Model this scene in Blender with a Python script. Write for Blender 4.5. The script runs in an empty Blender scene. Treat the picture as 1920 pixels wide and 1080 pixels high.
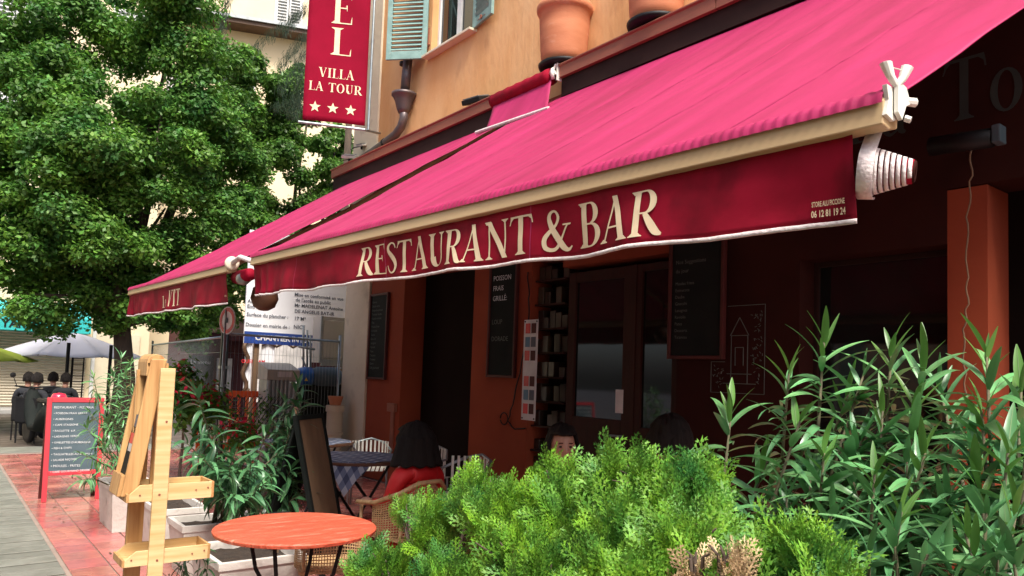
import bpy, bmesh, math, random
import numpy as np
from mathutils import Vector, Matrix, noise as mnoise
random.seed(7); rng = np.random.default_rng(7)
sc = bpy.context.scene; col = sc.collection
R_ = math.radians

# ------------------------------------------------------------------ camera
CF, CX, CY, CH = 1400.0, 960.0, 615.0, 1.6          # focal length and principal point in photo pixels, eye height
_y = Vector((-1090, -50, -1400)).normalized()
_z = Vector((790, 22000, -1400)); _z = (_z - _y * _z.dot(_y)).normalized()
_x = _y.cross(_z)
CAMR = Matrix((_x, _y, _z))                          # camera space -> world space
def at(px, py, X=None, Y=None, Z=None, D=None):      # a photo point at a chosen real plane or distance
    d = CAMR @ Vector(((px - CX) / CF, -(py - CY) / CF, -1.0))
    if X is not None: t = X / d.x
    elif Y is not None: t = Y / d.y
    elif Z is not None: t = (Z - CH) / d.z
    else: t = D
    return Vector((0, 0, CH)) + d * t
cd = bpy.data.cameras.new('camera'); cam = bpy.data.objects.new('camera', cd); col.objects.link(cam)
cam.matrix_world = Matrix.Translation((0, 0, CH)) @ CAMR.to_4x4()
cd.sensor_width = 36; cd.lens = CF / 1920 * 36; cd.shift_y = 75 / 1920; cd.clip_end = 400; cd.clip_start = .05
sc.camera = cam

# ------------------------------------------------------------------ sky, sun, exposure
SUN_EL, SUN_AZ = R_(56), R_(197)                     # azimuth clockwise from +Y
w = bpy.data.worlds.new('World'); sc.world = w; w.use_nodes = True
nt = w.node_tree; sky = nt.nodes.new('ShaderNodeTexSky'); sky.sky_type = 'NISHITA'; sky.sun_disc = False
sky.sun_elevation = SUN_EL; sky.sun_rotation = SUN_AZ; sky.dust_density = 4; sky.ozone_density = .4; sky.air_density = .7
bg = nt.nodes['Background']; bg.inputs[1].default_value = .075; nt.links.new(sky.outputs[0], bg.inputs[0])
ld = bpy.data.lights.new('sun', 'SUN'); ld.energy = 1.5; ld.angle = R_(16); ld.color = (1, .95, .87)
lo = bpy.data.objects.new('sun', ld); col.objects.link(lo)
sd = Vector((math.sin(SUN_AZ) * math.cos(SUN_EL), math.cos(SUN_AZ) * math.cos(SUN_EL), math.sin(SUN_EL)))
lo.rotation_euler = sd.to_track_quat('Z', 'Y').to_euler(); lo.location = (0, 0, 20)
sc.view_settings.view_transform = 'Standard'; sc.view_settings.look = 'None'
sc.view_settings.exposure = 1.9; sc.view_settings.gamma = 1; sc.view_settings.use_curve_mapping = False
sc.cycles.max_bounces = 6; sc.cycles.diffuse_bounces = 3; sc.cycles.glossy_bounces = 3; sc.cycles.transmission_bounces = 4
sc.cycles.transparent_max_bounces = 6

# ------------------------------------------------------------------ materials
def mat(name, c, c2=None, rough=.6, metal=0, scale=6, bump=0, bscale=60, stretch=(1, 1, 1), spec=.5, sheen=0, coat=0,
        rnd=0, island=0, detail=6, lo=.35, hi=.65, speck=None, transl=0, wet=0):
    m = bpy.data.materials.new(name); m.use_nodes = True; n = m.node_tree.nodes; L = m.node_tree.links
    b = n['Principled BSDF']; tc = n.new('ShaderNodeTexCoord'); mp = n.new('ShaderNodeMapping'); mp.inputs['Scale'].default_value = stretch
    geo = n.new('ShaderNodeNewGeometry')
    L.new(tc.outputs['Object'], mp.inputs[0])
    oi = n.new('ShaderNodeObjectInfo')
    nz = n.new('ShaderNodeTexNoise'); nz.inputs['Scale'].default_value = scale; nz.inputs['Detail'].default_value = detail; nz.noise_dimensions = '4D'
    L.new(mp.outputs[0], nz.inputs[0]); 
    mu = n.new('ShaderNodeMath'); mu.operation = 'MULTIPLY'; mu.inputs[1].default_value = 37.0
    L.new(oi.outputs['Random'], mu.inputs[0]); L.new(mu.outputs[0], nz.inputs['W'])
    rp = n.new('ShaderNodeMapRange'); rp.inputs[1].default_value = lo; rp.inputs[2].default_value = hi; L.new(nz.outputs[0], rp.inputs[0])
    mx = n.new('ShaderNodeMix'); mx.data_type = 'RGBA'; L.new(rp.outputs[0], mx.inputs[0])
    c2 = c2 or tuple(v * .75 for v in c)
    mx.inputs[6].default_value = (*c, 1); mx.inputs[7].default_value = (*c2, 1)
    out = mx.outputs[2]
    if speck:                                         # (colour, scale, threshold, amount): stains and specks
        n2 = n.new('ShaderNodeTexNoise'); n2.inputs['Scale'].default_value = speck[1]; n2.inputs['Detail'].default_value = 8; L.new(mp.outputs[0], n2.inputs[0])
        r2 = n.new('ShaderNodeMapRange'); r2.inputs[1].default_value = speck[2]; r2.inputs[2].default_value = speck[2] + .12; r2.inputs[4].default_value = speck[3]; L.new(n2.outputs[0], r2.inputs[0])
        m2 = n.new('ShaderNodeMix'); m2.data_type = 'RGBA'; L.new(r2.outputs[0], m2.inputs[0]); L.new(out, m2.inputs[6]); m2.inputs[7].default_value = (*speck[0], 1); out = m2.outputs[2]
    if rnd or island:
        hs = n.new('ShaderNodeHueSaturation'); r3 = n.new('ShaderNodeMapRange')
        a = rnd or island; r3.inputs[3].default_value = 1 - a; r3.inputs[4].default_value = 1 + a
        L.new(geo.outputs['Random Per Island'] if island else oi.outputs['Random'], r3.inputs[0]); L.new(r3.outputs[0], hs.inputs['Value']); L.new(out, hs.inputs['Color'])
        r4 = n.new('ShaderNodeMapRange'); r4.inputs[3].default_value = .5 - a * .05; r4.inputs[4].default_value = .5 + a * .04
        w4 = n.new('ShaderNodeMath'); w4.operation = 'FRACT'; w5 = n.new('ShaderNodeMath'); w5.operation = 'MULTIPLY'; w5.inputs[1].default_value = 17.3
        L.new(geo.outputs['Random Per Island'] if island else oi.outputs['Random'], w5.inputs[0]); L.new(w5.outputs[0], w4.inputs[0]); L.new(w4.outputs[0], r4.inputs[0]); L.new(r4.outputs[0], hs.inputs['Hue'])
        out = hs.outputs[0]
    L.new(out, b.inputs['Base Color'])
    b.inputs['Roughness'].default_value = rough; b.inputs['Metallic'].default_value = metal; b.inputs['Specular IOR Level'].default_value = spec
    b.inputs['Sheen Weight'].default_value = sheen; b.inputs['Sheen Roughness'].default_value = .35; b.inputs['Coat Weight'].default_value = coat; b.inputs['Coat Roughness'].default_value = .15
    if wet:
        r5 = n.new('ShaderNodeMapRange'); r5.inputs[1].default_value = .35; r5.inputs[2].default_value = .65; r5.inputs[3].default_value = rough - wet; r5.inputs[4].default_value = rough
        n5 = n.new('ShaderNodeTexNoise'); n5.inputs['Scale'].default_value = 2.5; L.new(geo.outputs['Position'], n5.inputs[0]); L.new(n5.outputs[0], r5.inputs[0]); L.new(r5.outputs[0], b.inputs['Roughness'])
    if bump:
        n3 = n.new('ShaderNodeTexNoise'); n3.inputs['Scale'].default_value = bscale; n3.inputs['Detail'].default_value = 8; L.new(mp.outputs[0], n3.inputs[0])
        bp = n.new('ShaderNodeBump'); bp.inputs['Strength'].default_value = bump; bp.inputs['Distance'].default_value = .02; L.new(n3.outputs[0], bp.inputs['Height']); L.new(bp.outputs[0], b.inputs['Normal'])
    if transl:
        tr = n.new('ShaderNodeBsdfTranslucent'); L.new(out, tr.inputs[0]); ms = n.new('ShaderNodeMixShader'); ms.inputs[0].default_value = transl
        L.new(b.outputs[0], ms.inputs[1]); L.new(tr.outputs[0], ms.inputs[2]); L.new(ms.outputs[0], n['Material Output'].inputs[0])
    return m
M = {}
def dm(k, *a, **kw): M[k] = mat(k, *a, **kw)
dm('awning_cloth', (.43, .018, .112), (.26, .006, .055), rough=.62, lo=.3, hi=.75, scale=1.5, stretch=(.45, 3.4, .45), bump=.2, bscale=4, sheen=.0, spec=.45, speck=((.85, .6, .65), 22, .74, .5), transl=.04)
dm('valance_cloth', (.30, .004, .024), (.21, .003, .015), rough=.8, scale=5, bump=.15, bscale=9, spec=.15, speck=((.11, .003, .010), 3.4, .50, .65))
dm('braid', (.75, .70, .68), (.6, .5, .5), rough=.8, scale=30, bump=.3, bscale=90)
dm('cream_print', (.80, .66, .44), (.72, .58, .38), rough=.7, scale=20)
dm('cream_metal', (.72, .64, .50), (.62, .54, .40), rough=.35, scale=3, stretch=(1, .2, 1), speck=((.2, .16, .12), 14, .7, .35))
dm('bar_metal', (.58, .42, .23), (.48, .34, .18), rough=.4, scale=2, stretch=(4, .3, 4), speck=((.12, .08, .05), 9, .68, .4))
dm('white_plastic', (.80, .79, .72), (.7, .68, .6), rough=.35, scale=20, speck=((.35, .3, .25), 30, .66, .5))
dm('ochre_plaster', (.66, .33, .125), (.74, .44, .21), rough=.9, scale=1.6, stretch=(1, 1, .4), bump=.35, bscale=14, speck=((.42, .19, .07), 2.6, .57, .55), detail=9)
dm('cream_plaster', (.70, .62, .46), (.62, .54, .39), rough=.9, scale=1.5, bump=.25, bscale=12, speck=((.34, .28, .2), 3, .6, .5))
dm('far_plaster', (.78, .68, .47), (.70, .58, .38), rough=.9, scale=.4, bump=.2, bscale=5, speck=((.5, .42, .3), .7, .6, .5))
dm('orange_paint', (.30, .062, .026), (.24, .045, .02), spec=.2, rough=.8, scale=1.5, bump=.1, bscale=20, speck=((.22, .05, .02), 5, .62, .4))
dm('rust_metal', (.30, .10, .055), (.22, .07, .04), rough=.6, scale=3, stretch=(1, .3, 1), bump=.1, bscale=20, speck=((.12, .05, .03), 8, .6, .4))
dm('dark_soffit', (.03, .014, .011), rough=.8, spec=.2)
dm('wall_shade_and_maroon', (.042, .012, .009), (.03, .009, .007), rough=.9, scale=2, spec=.1, speck=((.04, .012, .01), 5, .62, .4))  # awning shade put into the wall colour; the roll core is plain maroon
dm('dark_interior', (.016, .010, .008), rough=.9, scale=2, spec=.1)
dm('teal_paint', (.23, .38, .34), (.17, .29, .26), rough=.6, scale=7, bump=.2, bscale=30, speck=((.42, .45, .38), 9, .62, .6))
dm('white_frame', (.72, .73, .70), (.6, .6, .58), rough=.5, scale=6)
dm('terracotta', (.58, .23, .11), (.50, .18, .08), rough=.8, scale=3, bump=.12, bscale=30, stretch=(1, 1, 3), speck=((.68, .40, .26), 5, .62, .35))
dm('pipe_metal', (.10, .085, .095), (.14, .11, .10), rough=.45, metal=.5, scale=5, bump=.1)
dm('black_metal', (.012, .012, .013), rough=.55, metal=.2, spec=.3)
dm('grey_metal', (.34, .36, .36), (.27, .29, .29), rough=.45, metal=.6, scale=5)
dm('galvanised', (.38, .43, .44), (.28, .33, .34), rough=.4, metal=.7, scale=12)
dm('glass_dark', (.01, .014, .013), rough=.04, spec=.7)
dm('door_wood', (.045, .013, .008), (.03, .010, .006), spec=.2, rough=.6, scale=3, stretch=(8, 8, 1))
dm('board_red', (.55, .035, .05), (.48, .03, .045), rough=.5, scale=6, speck=((.3, .02, .03), 12, .64, .4))
dm('board_maroon', (.085, .017, .014), rough=.6, spec=.3)
dm('slate_blue', (.055, .09, .11), (.075, .115, .135), rough=.7, scale=4)
dm('slate_black', (.007, .010, .009), (.012, .015, .013), spec=.2, rough=.8, scale=4)
dm('chalk', (.75, .78, .78), rough=.9)
dm('chalk_dim', (.13, .15, .13), rough=.9)
dm('faded_letter', (.035, .045, .04), rough=.9)
dm('tile', (.45, .16, .125), (.33, .115, .10), rough=.33, scale=7, bump=.12, bscale=25, rnd=.2, wet=.3, spec=.6, speck=((.20, .08, .07), 5, .6, .5))
dm('paver', (.20, .205, .175), (.14, .145, .12), rough=.7, scale=5, bump=.3, bscale=22, rnd=.14, wet=.15, speck=((.12, .11, .09), 7, .6, .5))
dm('grout', (.30, .23, .19), rough=.9, scale=9)
dm('asphalt', (.075, .06, .05), (.11, .085, .07), rough=.6, scale=.8, bump=.2, bscale=30, wet=.3)
dm('pavement', (.34, .33, .31), (.27, .26, .24), rough=.8, scale=1)
dm('concrete', (.66, .63, .58), (.54, .50, .45), rough=.85, scale=4, bump=.3, bscale=22, speck=((.14, .10, .08), 5, .58, .6))
dm('soil', (.045, .03, .02), (.025, .017, .012), rough=1, scale=20, bump=.8, bscale=40)
dm('pine', (.60, .37, .15), (.40, .20, .07), rough=.55, scale=2.5, stretch=(14, 14, .8), bump=.06, bscale=30, speck=((.36, .17, .06), 3, .68, .5))
dm('pine_light', (.70, .52, .27), (.54, .35, .14), rough=.55, scale=2.5, stretch=(1, 14, 14), bump=.06, bscale=30, speck=((.45, .26, .1), 4, .7, .5))
dm('brown_wood', (.16, .07, .035), (.11, .045, .025), rough=.5, scale=3, stretch=(3, 12, 3))
dm('plywood', (.20, .12, .065), (.15, .09, .05), rough=.7, scale=2, stretch=(8, 8, 1))
dm('red_table', (.56, .075, .035), (.50, .125, .065), rough=.45, scale=3.5, bump=.6, bscale=14, stretch=(1, 5, 1), speck=((.78, .30, .20), 6, .56, .5), lo=.3, hi=.7)
dm('rattan', (.52, .34, .17), (.36, .22, .10), rough=.55, scale=40, bump=.1)
dm('red_jacket', (.60, .010, .012), (.5, .008, .01), rough=.6, scale=5, bump=.5, bscale=9)
dm('dark_cloth', (.02, .022, .028), rough=.9, scale=5, bump=.3, bscale=12)
dm('teal_cloth', (.02, .06, .07), rough=.9)
dm('skin', (.42, .22, .15), (.38, .19, .13), rough=.5)
dm('hair', (.010, .008, .007), (.014, .011, .010), spec=.2, rough=.7, scale=6, stretch=(20, 20, 2), bump=.6, bscale=20)
dm('bark', (.10, .07, .05), (.06, .045, .035), rough=.95, scale=8, stretch=(1, 1, .3), bump=.6, bscale=20)
dm('stem_green', (.13, .12, .06), (.09, .08, .05), rough=.8, scale=20)
dm('tree_leaf', (.14, .31, .035), (.045, .155, .028), rough=.55, island=.38, transl=.32, scale=1.5, spec=.5)
dm('tree_leaf_pale', (.12, .25, .035), (.07, .18, .03), rough=.45, island=.35, transl=.32, scale=1.5)
dm('pine_needle', (.035, .075, .035), rough=.6, island=.3)
dm('oleander_leaf', (.095, .29, .095), (.15, .37, .14), rough=.30, rnd=.4, scale=14, spec=.6, speck=((.30, .26, .08), 9, .70, .7), transl=.13)
dm('palm_leaf', (.038, .13, .05), (.06, .17, .07), rough=.3, rnd=.25, scale=12, spec=.6, transl=.1)
dm('oleander_young', (.085, .22, .04), (.11, .25, .05), rough=.4, rnd=.2, scale=14, transl=.2)
dm('oleander_dry', (.42, .26, .11), (.35, .2, .08), rough=.7, rnd=.2, scale=14)
dm('leaf_rib', (.16, .27, .11), rough=.5)
dm('oleander_mass', (.08, .24, .085), (.12, .30, .12), rough=.38, island=.35, scale=14, transl=.12)
dm('thuja_leaf', (.20, .42, .030), (.045, .185, .040), rough=.5, island=.3, scale=9, spec=.35, transl=.22)
dm('thuja_dead', (.66, .52, .32), (.45, .30, .15), rough=.8, island=.25, scale=6)
dm('flower_red', (.6, .01, .03), rough=.5, island=.3)
dm('orange_net', (.85, .13, .02), rough=.5, island=.1)
dm('sign_white', (.82, .83, .85), (.76, .77, .8), rough=.5, scale=2)
dm('sign_blue', (.02, .06, .28), rough=.5)
dm('print_grey', (.10, .11, .14), rough=.6)
dm('sign_red', (.65, .02, .03), rough=.4)
dm('banner_cloth', (.27, .004, .026), (.22, .003, .020), spec=.12, rough=.9, scale=2.5, bump=.1, bscale=4)
dm('turquoise', (.03, .50, .48), rough=.6)
dm('shutter_cream', (.55, .48, .36), (.45, .39, .29), rough=.6, scale=3)
dm('umbrella_white', (.74, .76, .86), (.68, .70, .80), rough=.8, transl=.2, scale=1)
dm('umbrella_lime', (.42, .55, .05), rough=.8, transl=.3)
dm('check_blue', (.06, .075, .14), (.05, .06, .12), rough=.8)
dm('check_white', (.45, .48, .55), rough=.8)
dm('check_mid', (.17, .20, .30), rough=.8)
dm('beige_metal', (.46, .44, .37), (.40, .38, .32), rough=.5, scale=3)
dm('motor_blue', (.01, .12, .42), (.01, .09, .3), rough=.35)
dm('dark_green_metal', (.03, .05, .05), rough=.5)
dm('maroon_wall', (.08, .012, .016), rough=.7)
dm('paper', (.70, .68, .66), rough=.6)
dm('print_blue', (.12, .25, .35), rough=.6)
dm('scroll_brown', (.09, .045, .02), rough=.6)
dm('bottle_mix', (.035, .022, .016), (.06, .04, .024), rough=.35, rnd=.4)
dm('tail_red', (.75, .02, .06), rough=.15, coat=1)
dm('yellow_mark', (.8, .6, .03), rough=.5)

# ------------------------------------------------------------------ mesh helpers
ORG = {}
class MB:
    def __init__(s): s.v = []; s.f = []
    def add(s, vs, fs):
        o = len(s.v); s.v += [tuple(v) for v in vs]; s.f += [tuple(i + o for i in f) for f in fs]; return s
    def box(s, c, d, rot=None):
        hx, hy, hz = d[0] / 2, d[1] / 2, d[2] / 2; c = Vector(c)
        vs = [Vector((x, y, z)) for x in (-hx, hx) for y in (-hy, hy) for z in (-hz, hz)]
        if rot is not None: vs = [rot @ v for v in vs]
        return s.add([v + c for v in vs], [(0, 1, 3, 2), (4, 6, 7, 5), (0, 4, 5, 1), (2, 3, 7, 6), (0, 2, 6, 4), (1, 5, 7, 3)])
    def bb(s, x0, x1, y0, y1, z0, z1): return s.box(((x0 + x1) / 2, (y0 + y1) / 2, (z0 + z1) / 2), (abs(x1 - x0), abs(y1 - y0), abs(z1 - z0)))
    def prism(s, pts, d):                             # closed polygon pts extruded by vector d
        n = len(pts); d = Vector(d); p = [Vector(q) for q in pts]
        return s.add(p + [q + d for q in p], [tuple(range(n))[::-1], tuple(range(n, 2 * n))] + [(i, (i + 1) % n, n + (i + 1) % n, n + i) for i in range(n)])
    def tube(s, pts, r, n=8, cap=True):
        pts = [Vector(p) for p in pts]; rs = r if isinstance(r, (list, tuple)) else [r] * len(pts); vs = []; up = None
        for i, p in enumerate(pts):
            t = (pts[min(i + 1, len(pts) - 1)] - pts[max(i - 1, 0)]).normalized()
            if up is None: up = t.orthogonal().normalized()
            up = (up - t * up.dot(t)).normalized(); b = t.cross(up)
            vs += [p + (up * math.cos(a) + b * math.sin(a)) * rs[i] for a in (2 * math.pi * k / n for k in range(n))]
        fs = [(i * n + k, i * n + (k + 1) % n, (i + 1) * n + (k + 1) % n, (i + 1) * n + k) for i in range(len(pts) - 1) for k in range(n)]
        if cap: fs += [tuple(range(n))[::-1], tuple(range((len(pts) - 1) * n, len(pts) * n))]
        return s.add(vs, fs)
    def lathe(s, c, prof, n=24, ax=None, cap=True):             # prof = [(r,z)]
        q = Vector((0, 0, 1)).rotation_difference(Vector(ax).normalized()) if ax else None; c = Vector(c); vs = []
        for r, z in prof:
            for k in range(n):
                a = 2 * math.pi * k / n; v = Vector((r * math.cos(a), r * math.sin(a), z)); vs.append(c + (q @ v if q else v))
        m = len(prof); fs = [(i * n + k, i * n + (k + 1) % n, (i + 1) * n + (k + 1) % n, (i + 1) * n + k) for i in range(m - 1) for k in range(n)]
        if cap and prof[0][0] > 1e-5: fs.append(tuple(range(n))[::-1])
        if cap and prof[-1][0] > 1e-5: fs.append(tuple(range((m - 1) * n, m * n)))
        return s.add(vs, fs)
    def grid(s, f, nu, nv):
        vs = [f(i / nu, j / nv) for i in range(nu + 1) for j in range(nv + 1)]
        return s.add(vs, [(i * (nv + 1) + j, (i + 1) * (nv + 1) + j, (i + 1) * (nv + 1) + j + 1, i * (nv + 1) + j + 1) for i in range(nu) for j in range(nv)])
    def build(s, name, m, parent=None, world=True, smooth=False, bevel=0, solid=0, label=None):
        o = ORG.get(parent.name, Vector()) if (parent and world) else Vector()
        me = bpy.data.meshes.new(name); me.from_pydata([(v[0] - o[0], v[1] - o[1], v[2] - o[2]) for v in s.v], [], s.f); me.update()
        bm = bmesh.new(); bm.from_mesh(me); bmesh.ops.recalc_face_normals(bm, faces=bm.faces); bm.to_mesh(me); bm.free()
        return link(name, me, m, parent, smooth, bevel, solid, label, o)
def link(name, me, m, parent=None, smooth=False, bevel=0, solid=0, label=None, org=None):
    ob = bpy.data.objects.new(name, me); col.objects.link(ob)
    if m and not me.materials: me.materials.append(M[m] if isinstance(m, str) else m)
    if smooth: me.polygons.foreach_set('use_smooth', [True] * len(me.polygons))
    if solid: md = ob.modifiers.new('solid', 'SOLIDIFY'); md.thickness = solid; md.offset = 0
    if bevel: md = ob.modifiers.new('bevel', 'BEVEL'); md.width = bevel; md.segments = 2; md.limit_method = 'ANGLE'
    if parent: ob.parent = parent
    if label: ob['label'] = label
    if org is not None: ORG[ob.name] = org
    return ob
def thing(name, label, cat, loc=(0, 0, 0), rz=0, group=None):
    o = bpy.data.objects.new(name, None); col.objects.link(o); o.location = loc; o.rotation_euler = (0, 0, rz); o.empty_display_size = .1
    o['label'] = label; o['category'] = cat
    if group: o['group'] = group
    ORG[o.name] = Vector(loc); return o
def tag(o, label, cat, group=None):
    o['label'] = label; o['category'] = cat
    if group: o['group'] = group
    return o
def stru(o): o['kind'] = 'structure'; return o
def stuff(o): o['kind'] = 'stuff'; return o
def dup(o, loc=None, rz=None, label=None, parent=None, top=True):
    c = o.copy(); col.objects.link(c)
    if top:
        c.location = loc
        if rz is not None: c.rotation_euler = (0, 0, rz)
        if label: c['label'] = label
    else: c.parent = parent
    for ch in [x for x in KIDS(o)]: dup(ch, parent=c, top=False)
    return c
def KIDS(o): return [x for x in bpy.data.objects if x.parent == o]
def npmesh(name, V, F):                                # V (n,3), F (m,4) quads
    me = bpy.data.meshes.new(name); me.vertices.add(len(V)); me.vertices.foreach_set('co', np.ascontiguousarray(V, dtype=np.float32).ravel())
    k = F.shape[1]; me.loops.add(F.size); me.loops.foreach_set('vertex_index', F.ravel().astype(np.int32))
    me.polygons.add(len(F)); me.polygons.foreach_set('loop_start', np.arange(0, F.size, k, dtype=np.int32)); me.polygons.foreach_set('loop_total', np.full(len(F), k, dtype=np.int32))
    me.update(calc_edges=True); return me

# ------------------------------------------------------------------ lettering
def arc(cx, cy, ro, ri, a0, a1, n=14, off=(0, 0)):    # ribbon between two ellipses
    L, Rr = [], []
    for i in range(n + 1):
        a = R_(a0 + (a1 - a0) * i / n); L.append((cx + ro[0] * math.cos(a), cy + ro[1] * math.sin(a))); Rr.append((cx + off[0] + ri[0] * math.cos(a), cy + off[1] + ri[1] * math.sin(a)))
    return (L, Rr)
def bar_(x0, y0, x1, y1, w0, w1=None, n=8):           # slanted bar with horizontal end cuts, widths measured along x
    w1 = w0 if w1 is None else w1
    return ([(x0 + (x1 - x0) * i / n - (w0 + (w1 - w0) * i / n) / 2, y0 + (y1 - y0) * i / n) for i in range(n + 1)], [(x0 + (x1 - x0) * i / n + (w0 + (w1 - w0) * i / n) / 2, y0 + (y1 - y0) * i / n) for i in range(n + 1)])
def hbar(x0, x1, y, t): n = 5; return ([(x0 + (x1 - x0) * i / n, y - t / 2) for i in range(n + 1)], [(x0 + (x1 - x0) * i / n, y + t / 2) for i in range(n + 1)])
def srf(x, w, y, up, sw=.09):                          # bracketed serif: stem width w at x, at height y, bracket towards up
    t = .035 * up
    return ([(x - w / 2 - sw, y), (x - w / 2 - sw * .6, y), (x - w / 2, y), (x + w / 2, y), (x + w / 2 + sw * .6, y), (x + w / 2 + sw, y)],
            [(x - w / 2 - sw, y + t * .6), (x - w / 2 - sw * .6, y + t), (x - w / 2, y + t * 2.4), (x + w / 2, y + t * 2.4), (x + w / 2 + sw * .6, y + t), (x + w / 2 + sw, y + t * .6)])
def rib(pts):                                          # pts (x,y,width) along a path
    L, Rr = [], []
    P = []
    n = len(pts)
    for i in range(n - 1):                             # catmull subdivision
        p0 = pts[max(i - 1, 0)]; p1 = pts[i]; p2 = pts[i + 1]; p3 = pts[min(i + 2, n - 1)]
        for k in range(4):
            t = k / 4; P.append(tuple(.5 * (2 * p1[j] + (p2[j] - p0[j]) * t + (2 * p0[j] - 5 * p1[j] + 4 * p2[j] - p3[j]) * t * t + (3 * p1[j] - p0[j] - 3 * p2[j] + p3[j]) * t ** 3) for j in range(3)))
    P.append(pts[-1])
    for i, p in enumerate(P):
        a = P[max(i - 1, 0)]; b = P[min(i + 1, len(P) - 1)]; dx, dy = b[0] - a[0], b[1] - a[1]; l = math.hypot(dx, dy) or 1
        L.append((p[0] - dy / l * p[2] / 2, p[1] + dx / l * p[2] / 2)); Rr.append((p[0] + dy / l * p[2] / 2, p[1] - dx / l * p[2] / 2))
    return (L, Rr)
W_ = .15
def tri_s(x, y, d, h=.13): return ([(x, y), (x, y + d * h * .5), (x, y + d * h)], [(x - .035, y), (x - .028, y + d * h * .5), (x - .005, y + d * h)])
GL = {
 'I': (.40, [bar_(.2, 0, .2, 1, W_), srf(.2, W_, 0, 1), srf(.2, W_, 1, -1)]),
 'R': (.80, [bar_(.2, 0, .2, 1, W_), srf(.2, W_, 0, 1), srf(.18, W_, 1, -1, .07), hbar(.25, .42, .982, .035), hbar(.25, .42, .5, .035), arc(.40, .74, (.27, .26), (.115, .222), 90, -90), rib([(.40, .49, .10), (.52, .28, .16), (.66, .08, .16), (.80, .01, .05)])]),
 'B': (.72, [bar_(.2, 0, .2, 1, W_), srf(.18, W_, 0, 1, .07), srf(.18, W_, 1, -1, .07), hbar(.25, .40, .982, .035), hbar(.25, .42, .52, .035), hbar(.25, .40, .018, .035), arc(.38, .76, (.24, .24), (.10, .205), 90, -90), arc(.38, .27, (.31, .27), (.15, .232), 90, -90)]),
 'E': (.66, [bar_(.2, 0, .2, 1, W_), srf(.18, W_, 0, 1, .07), srf(.18, W_, 1, -1, .07), hbar(.22, .58, .982, .036), hbar(.22, .46, .52, .036), hbar(.22, .60, .018, .036), tri_s(.595, 1, -1, .2), tri_s(.48, .62, -1, .2), tri_s(.63, 0, 1, .24)]),
 'S': (.60, [rib([(.50, .80, .03), (.44, .93, .05), (.31, .975, .05), (.17, .88, .10), (.16, .72, .13), (.30, .56, .17), (.44, .40, .17), (.50, .23, .13), (.42, .06, .08), (.26, .02, .05), (.13, .10, .05), (.07, .26, .03)])]),
 'T': (.74, [bar_(.37, 0, .37, 1, W_), srf(.37, W_, 0, 1), hbar(.04, .70, .975, .05), ([(.0, .78), (.03, .86), (.05, 1.0)], [(.03, .78), (.07, .88), (.16, .97)]), ([(.71, .78), (.69, .88), (.58, .97)], [(.74, .78), (.73, .86), (.70, 1.0)])]),
 'A': (.82, [bar_(.13, 0, .40, 1, .045), bar_(.65, 0, .38, 1.02, .165, .13), hbar(.22, .58, .33, .04), srf(.12, .04, 0, 1, .085), srf(.65, .15, 0, 1, .075)]),
 'U': (.80, [bar_(.19, .28, .19, 1, W_), srf(.19, W_, 1, -1, .08), bar_(.63, .30, .63, 1, .05), srf(.63, .05, 1, -1, .085), arc(.385, .30, (.272, .31), (.122, .262), 180, 360, 16, (.095, 0))]),
 'N': (.86, [bar_(.17, 0, .17, .97, .045), srf(.17, .045, 0, 1, .085), bar_(.69, 0, .69, 1, .045), srf(.69, .045, 1, -1, .085), bar_(.70, -.01, .17, .98, .17, .16), srf(.12, .1, 1, -1, .06)]),
 'L': (.62, [bar_(.2, 0, .2, 1, W_), srf(.18, W_, 0, 1, .07), srf(.2, W_, 1, -1), hbar(.22, .57, .018, .036), tri_s(.60, 0, 1, .26)]),
 'V': (.78, [bar_(.40, 0, .14, 1, .13, .165), bar_(.41, 0, .65, 1, .045), srf(.14, .15, 1, -1, .075), srf(.65, .045, 1, -1, .08)]),
 'O': (.86, [arc(.42, .5, (.37, .52), (.215, .475), 0, 360, 28)]),
 '&': (.86, [rib([(.84, .60, .03), (.74, .58, .04), (.60, .34, .05), (.44, .08, .08), (.28, .03, .09), (.12, .10, .12), (.10, .30, .13), (.24, .47, .10), (.42, .62, .07), (.49, .80, .08), (.40, .95, .05), (.27, .93, .08), (.22, .80, .11), (.30, .58, .14), (.46, .32, .16), (.62, .09, .15), (.76, .02, .08), (.86, .10, .03)]), hbar(.62, .86, .61, .035)]),
 'e': (.52, [rib([(.10, .36, .05), (.40, .38, .03), (.40, .52, .06), (.28, .64, .04), (.14, .54, .10), (.10, .32, .13), (.18, .10, .11), (.32, .03, .06), (.46, .14, .03)])]),
 'a': (.54, [rib([(.10, .50, .08), (.20, .64, .05), (.32, .62, .08), (.37, .46, .12), (.37, .10, .12), (.46, .02, .05)]), rib([(.36, .38, .03), (.18, .30, .08), (.10, .15, .11), (.20, .02, .06), (.34, .10, .04)])]),
 'o': (.58, [arc(.28, .32, (.25, .34), (.13, .30), 0, 360, 22)]),
 'u': (.64, [bar_(.16, .16, .16, .64, .12), arc(.29, .18, (.19, .19), (.07, .14), 180, 360, 8, (.03, 0)), bar_(.46, 0, .46, .64, .12), hbar(.04, .14, .63, .03), hbar(.34, .44, .63, .03), hbar(.5, .60, .015, .03)]),
 'r': (.44, [bar_(.16, 0, .16, .64, .12), srf(.16, .12, 0, 1, .07), hbar(.04, .14, .63, .03), rib([(.20, .46, .04), (.30, .62, .06), (.41, .58, .11)])]),
}
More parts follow.
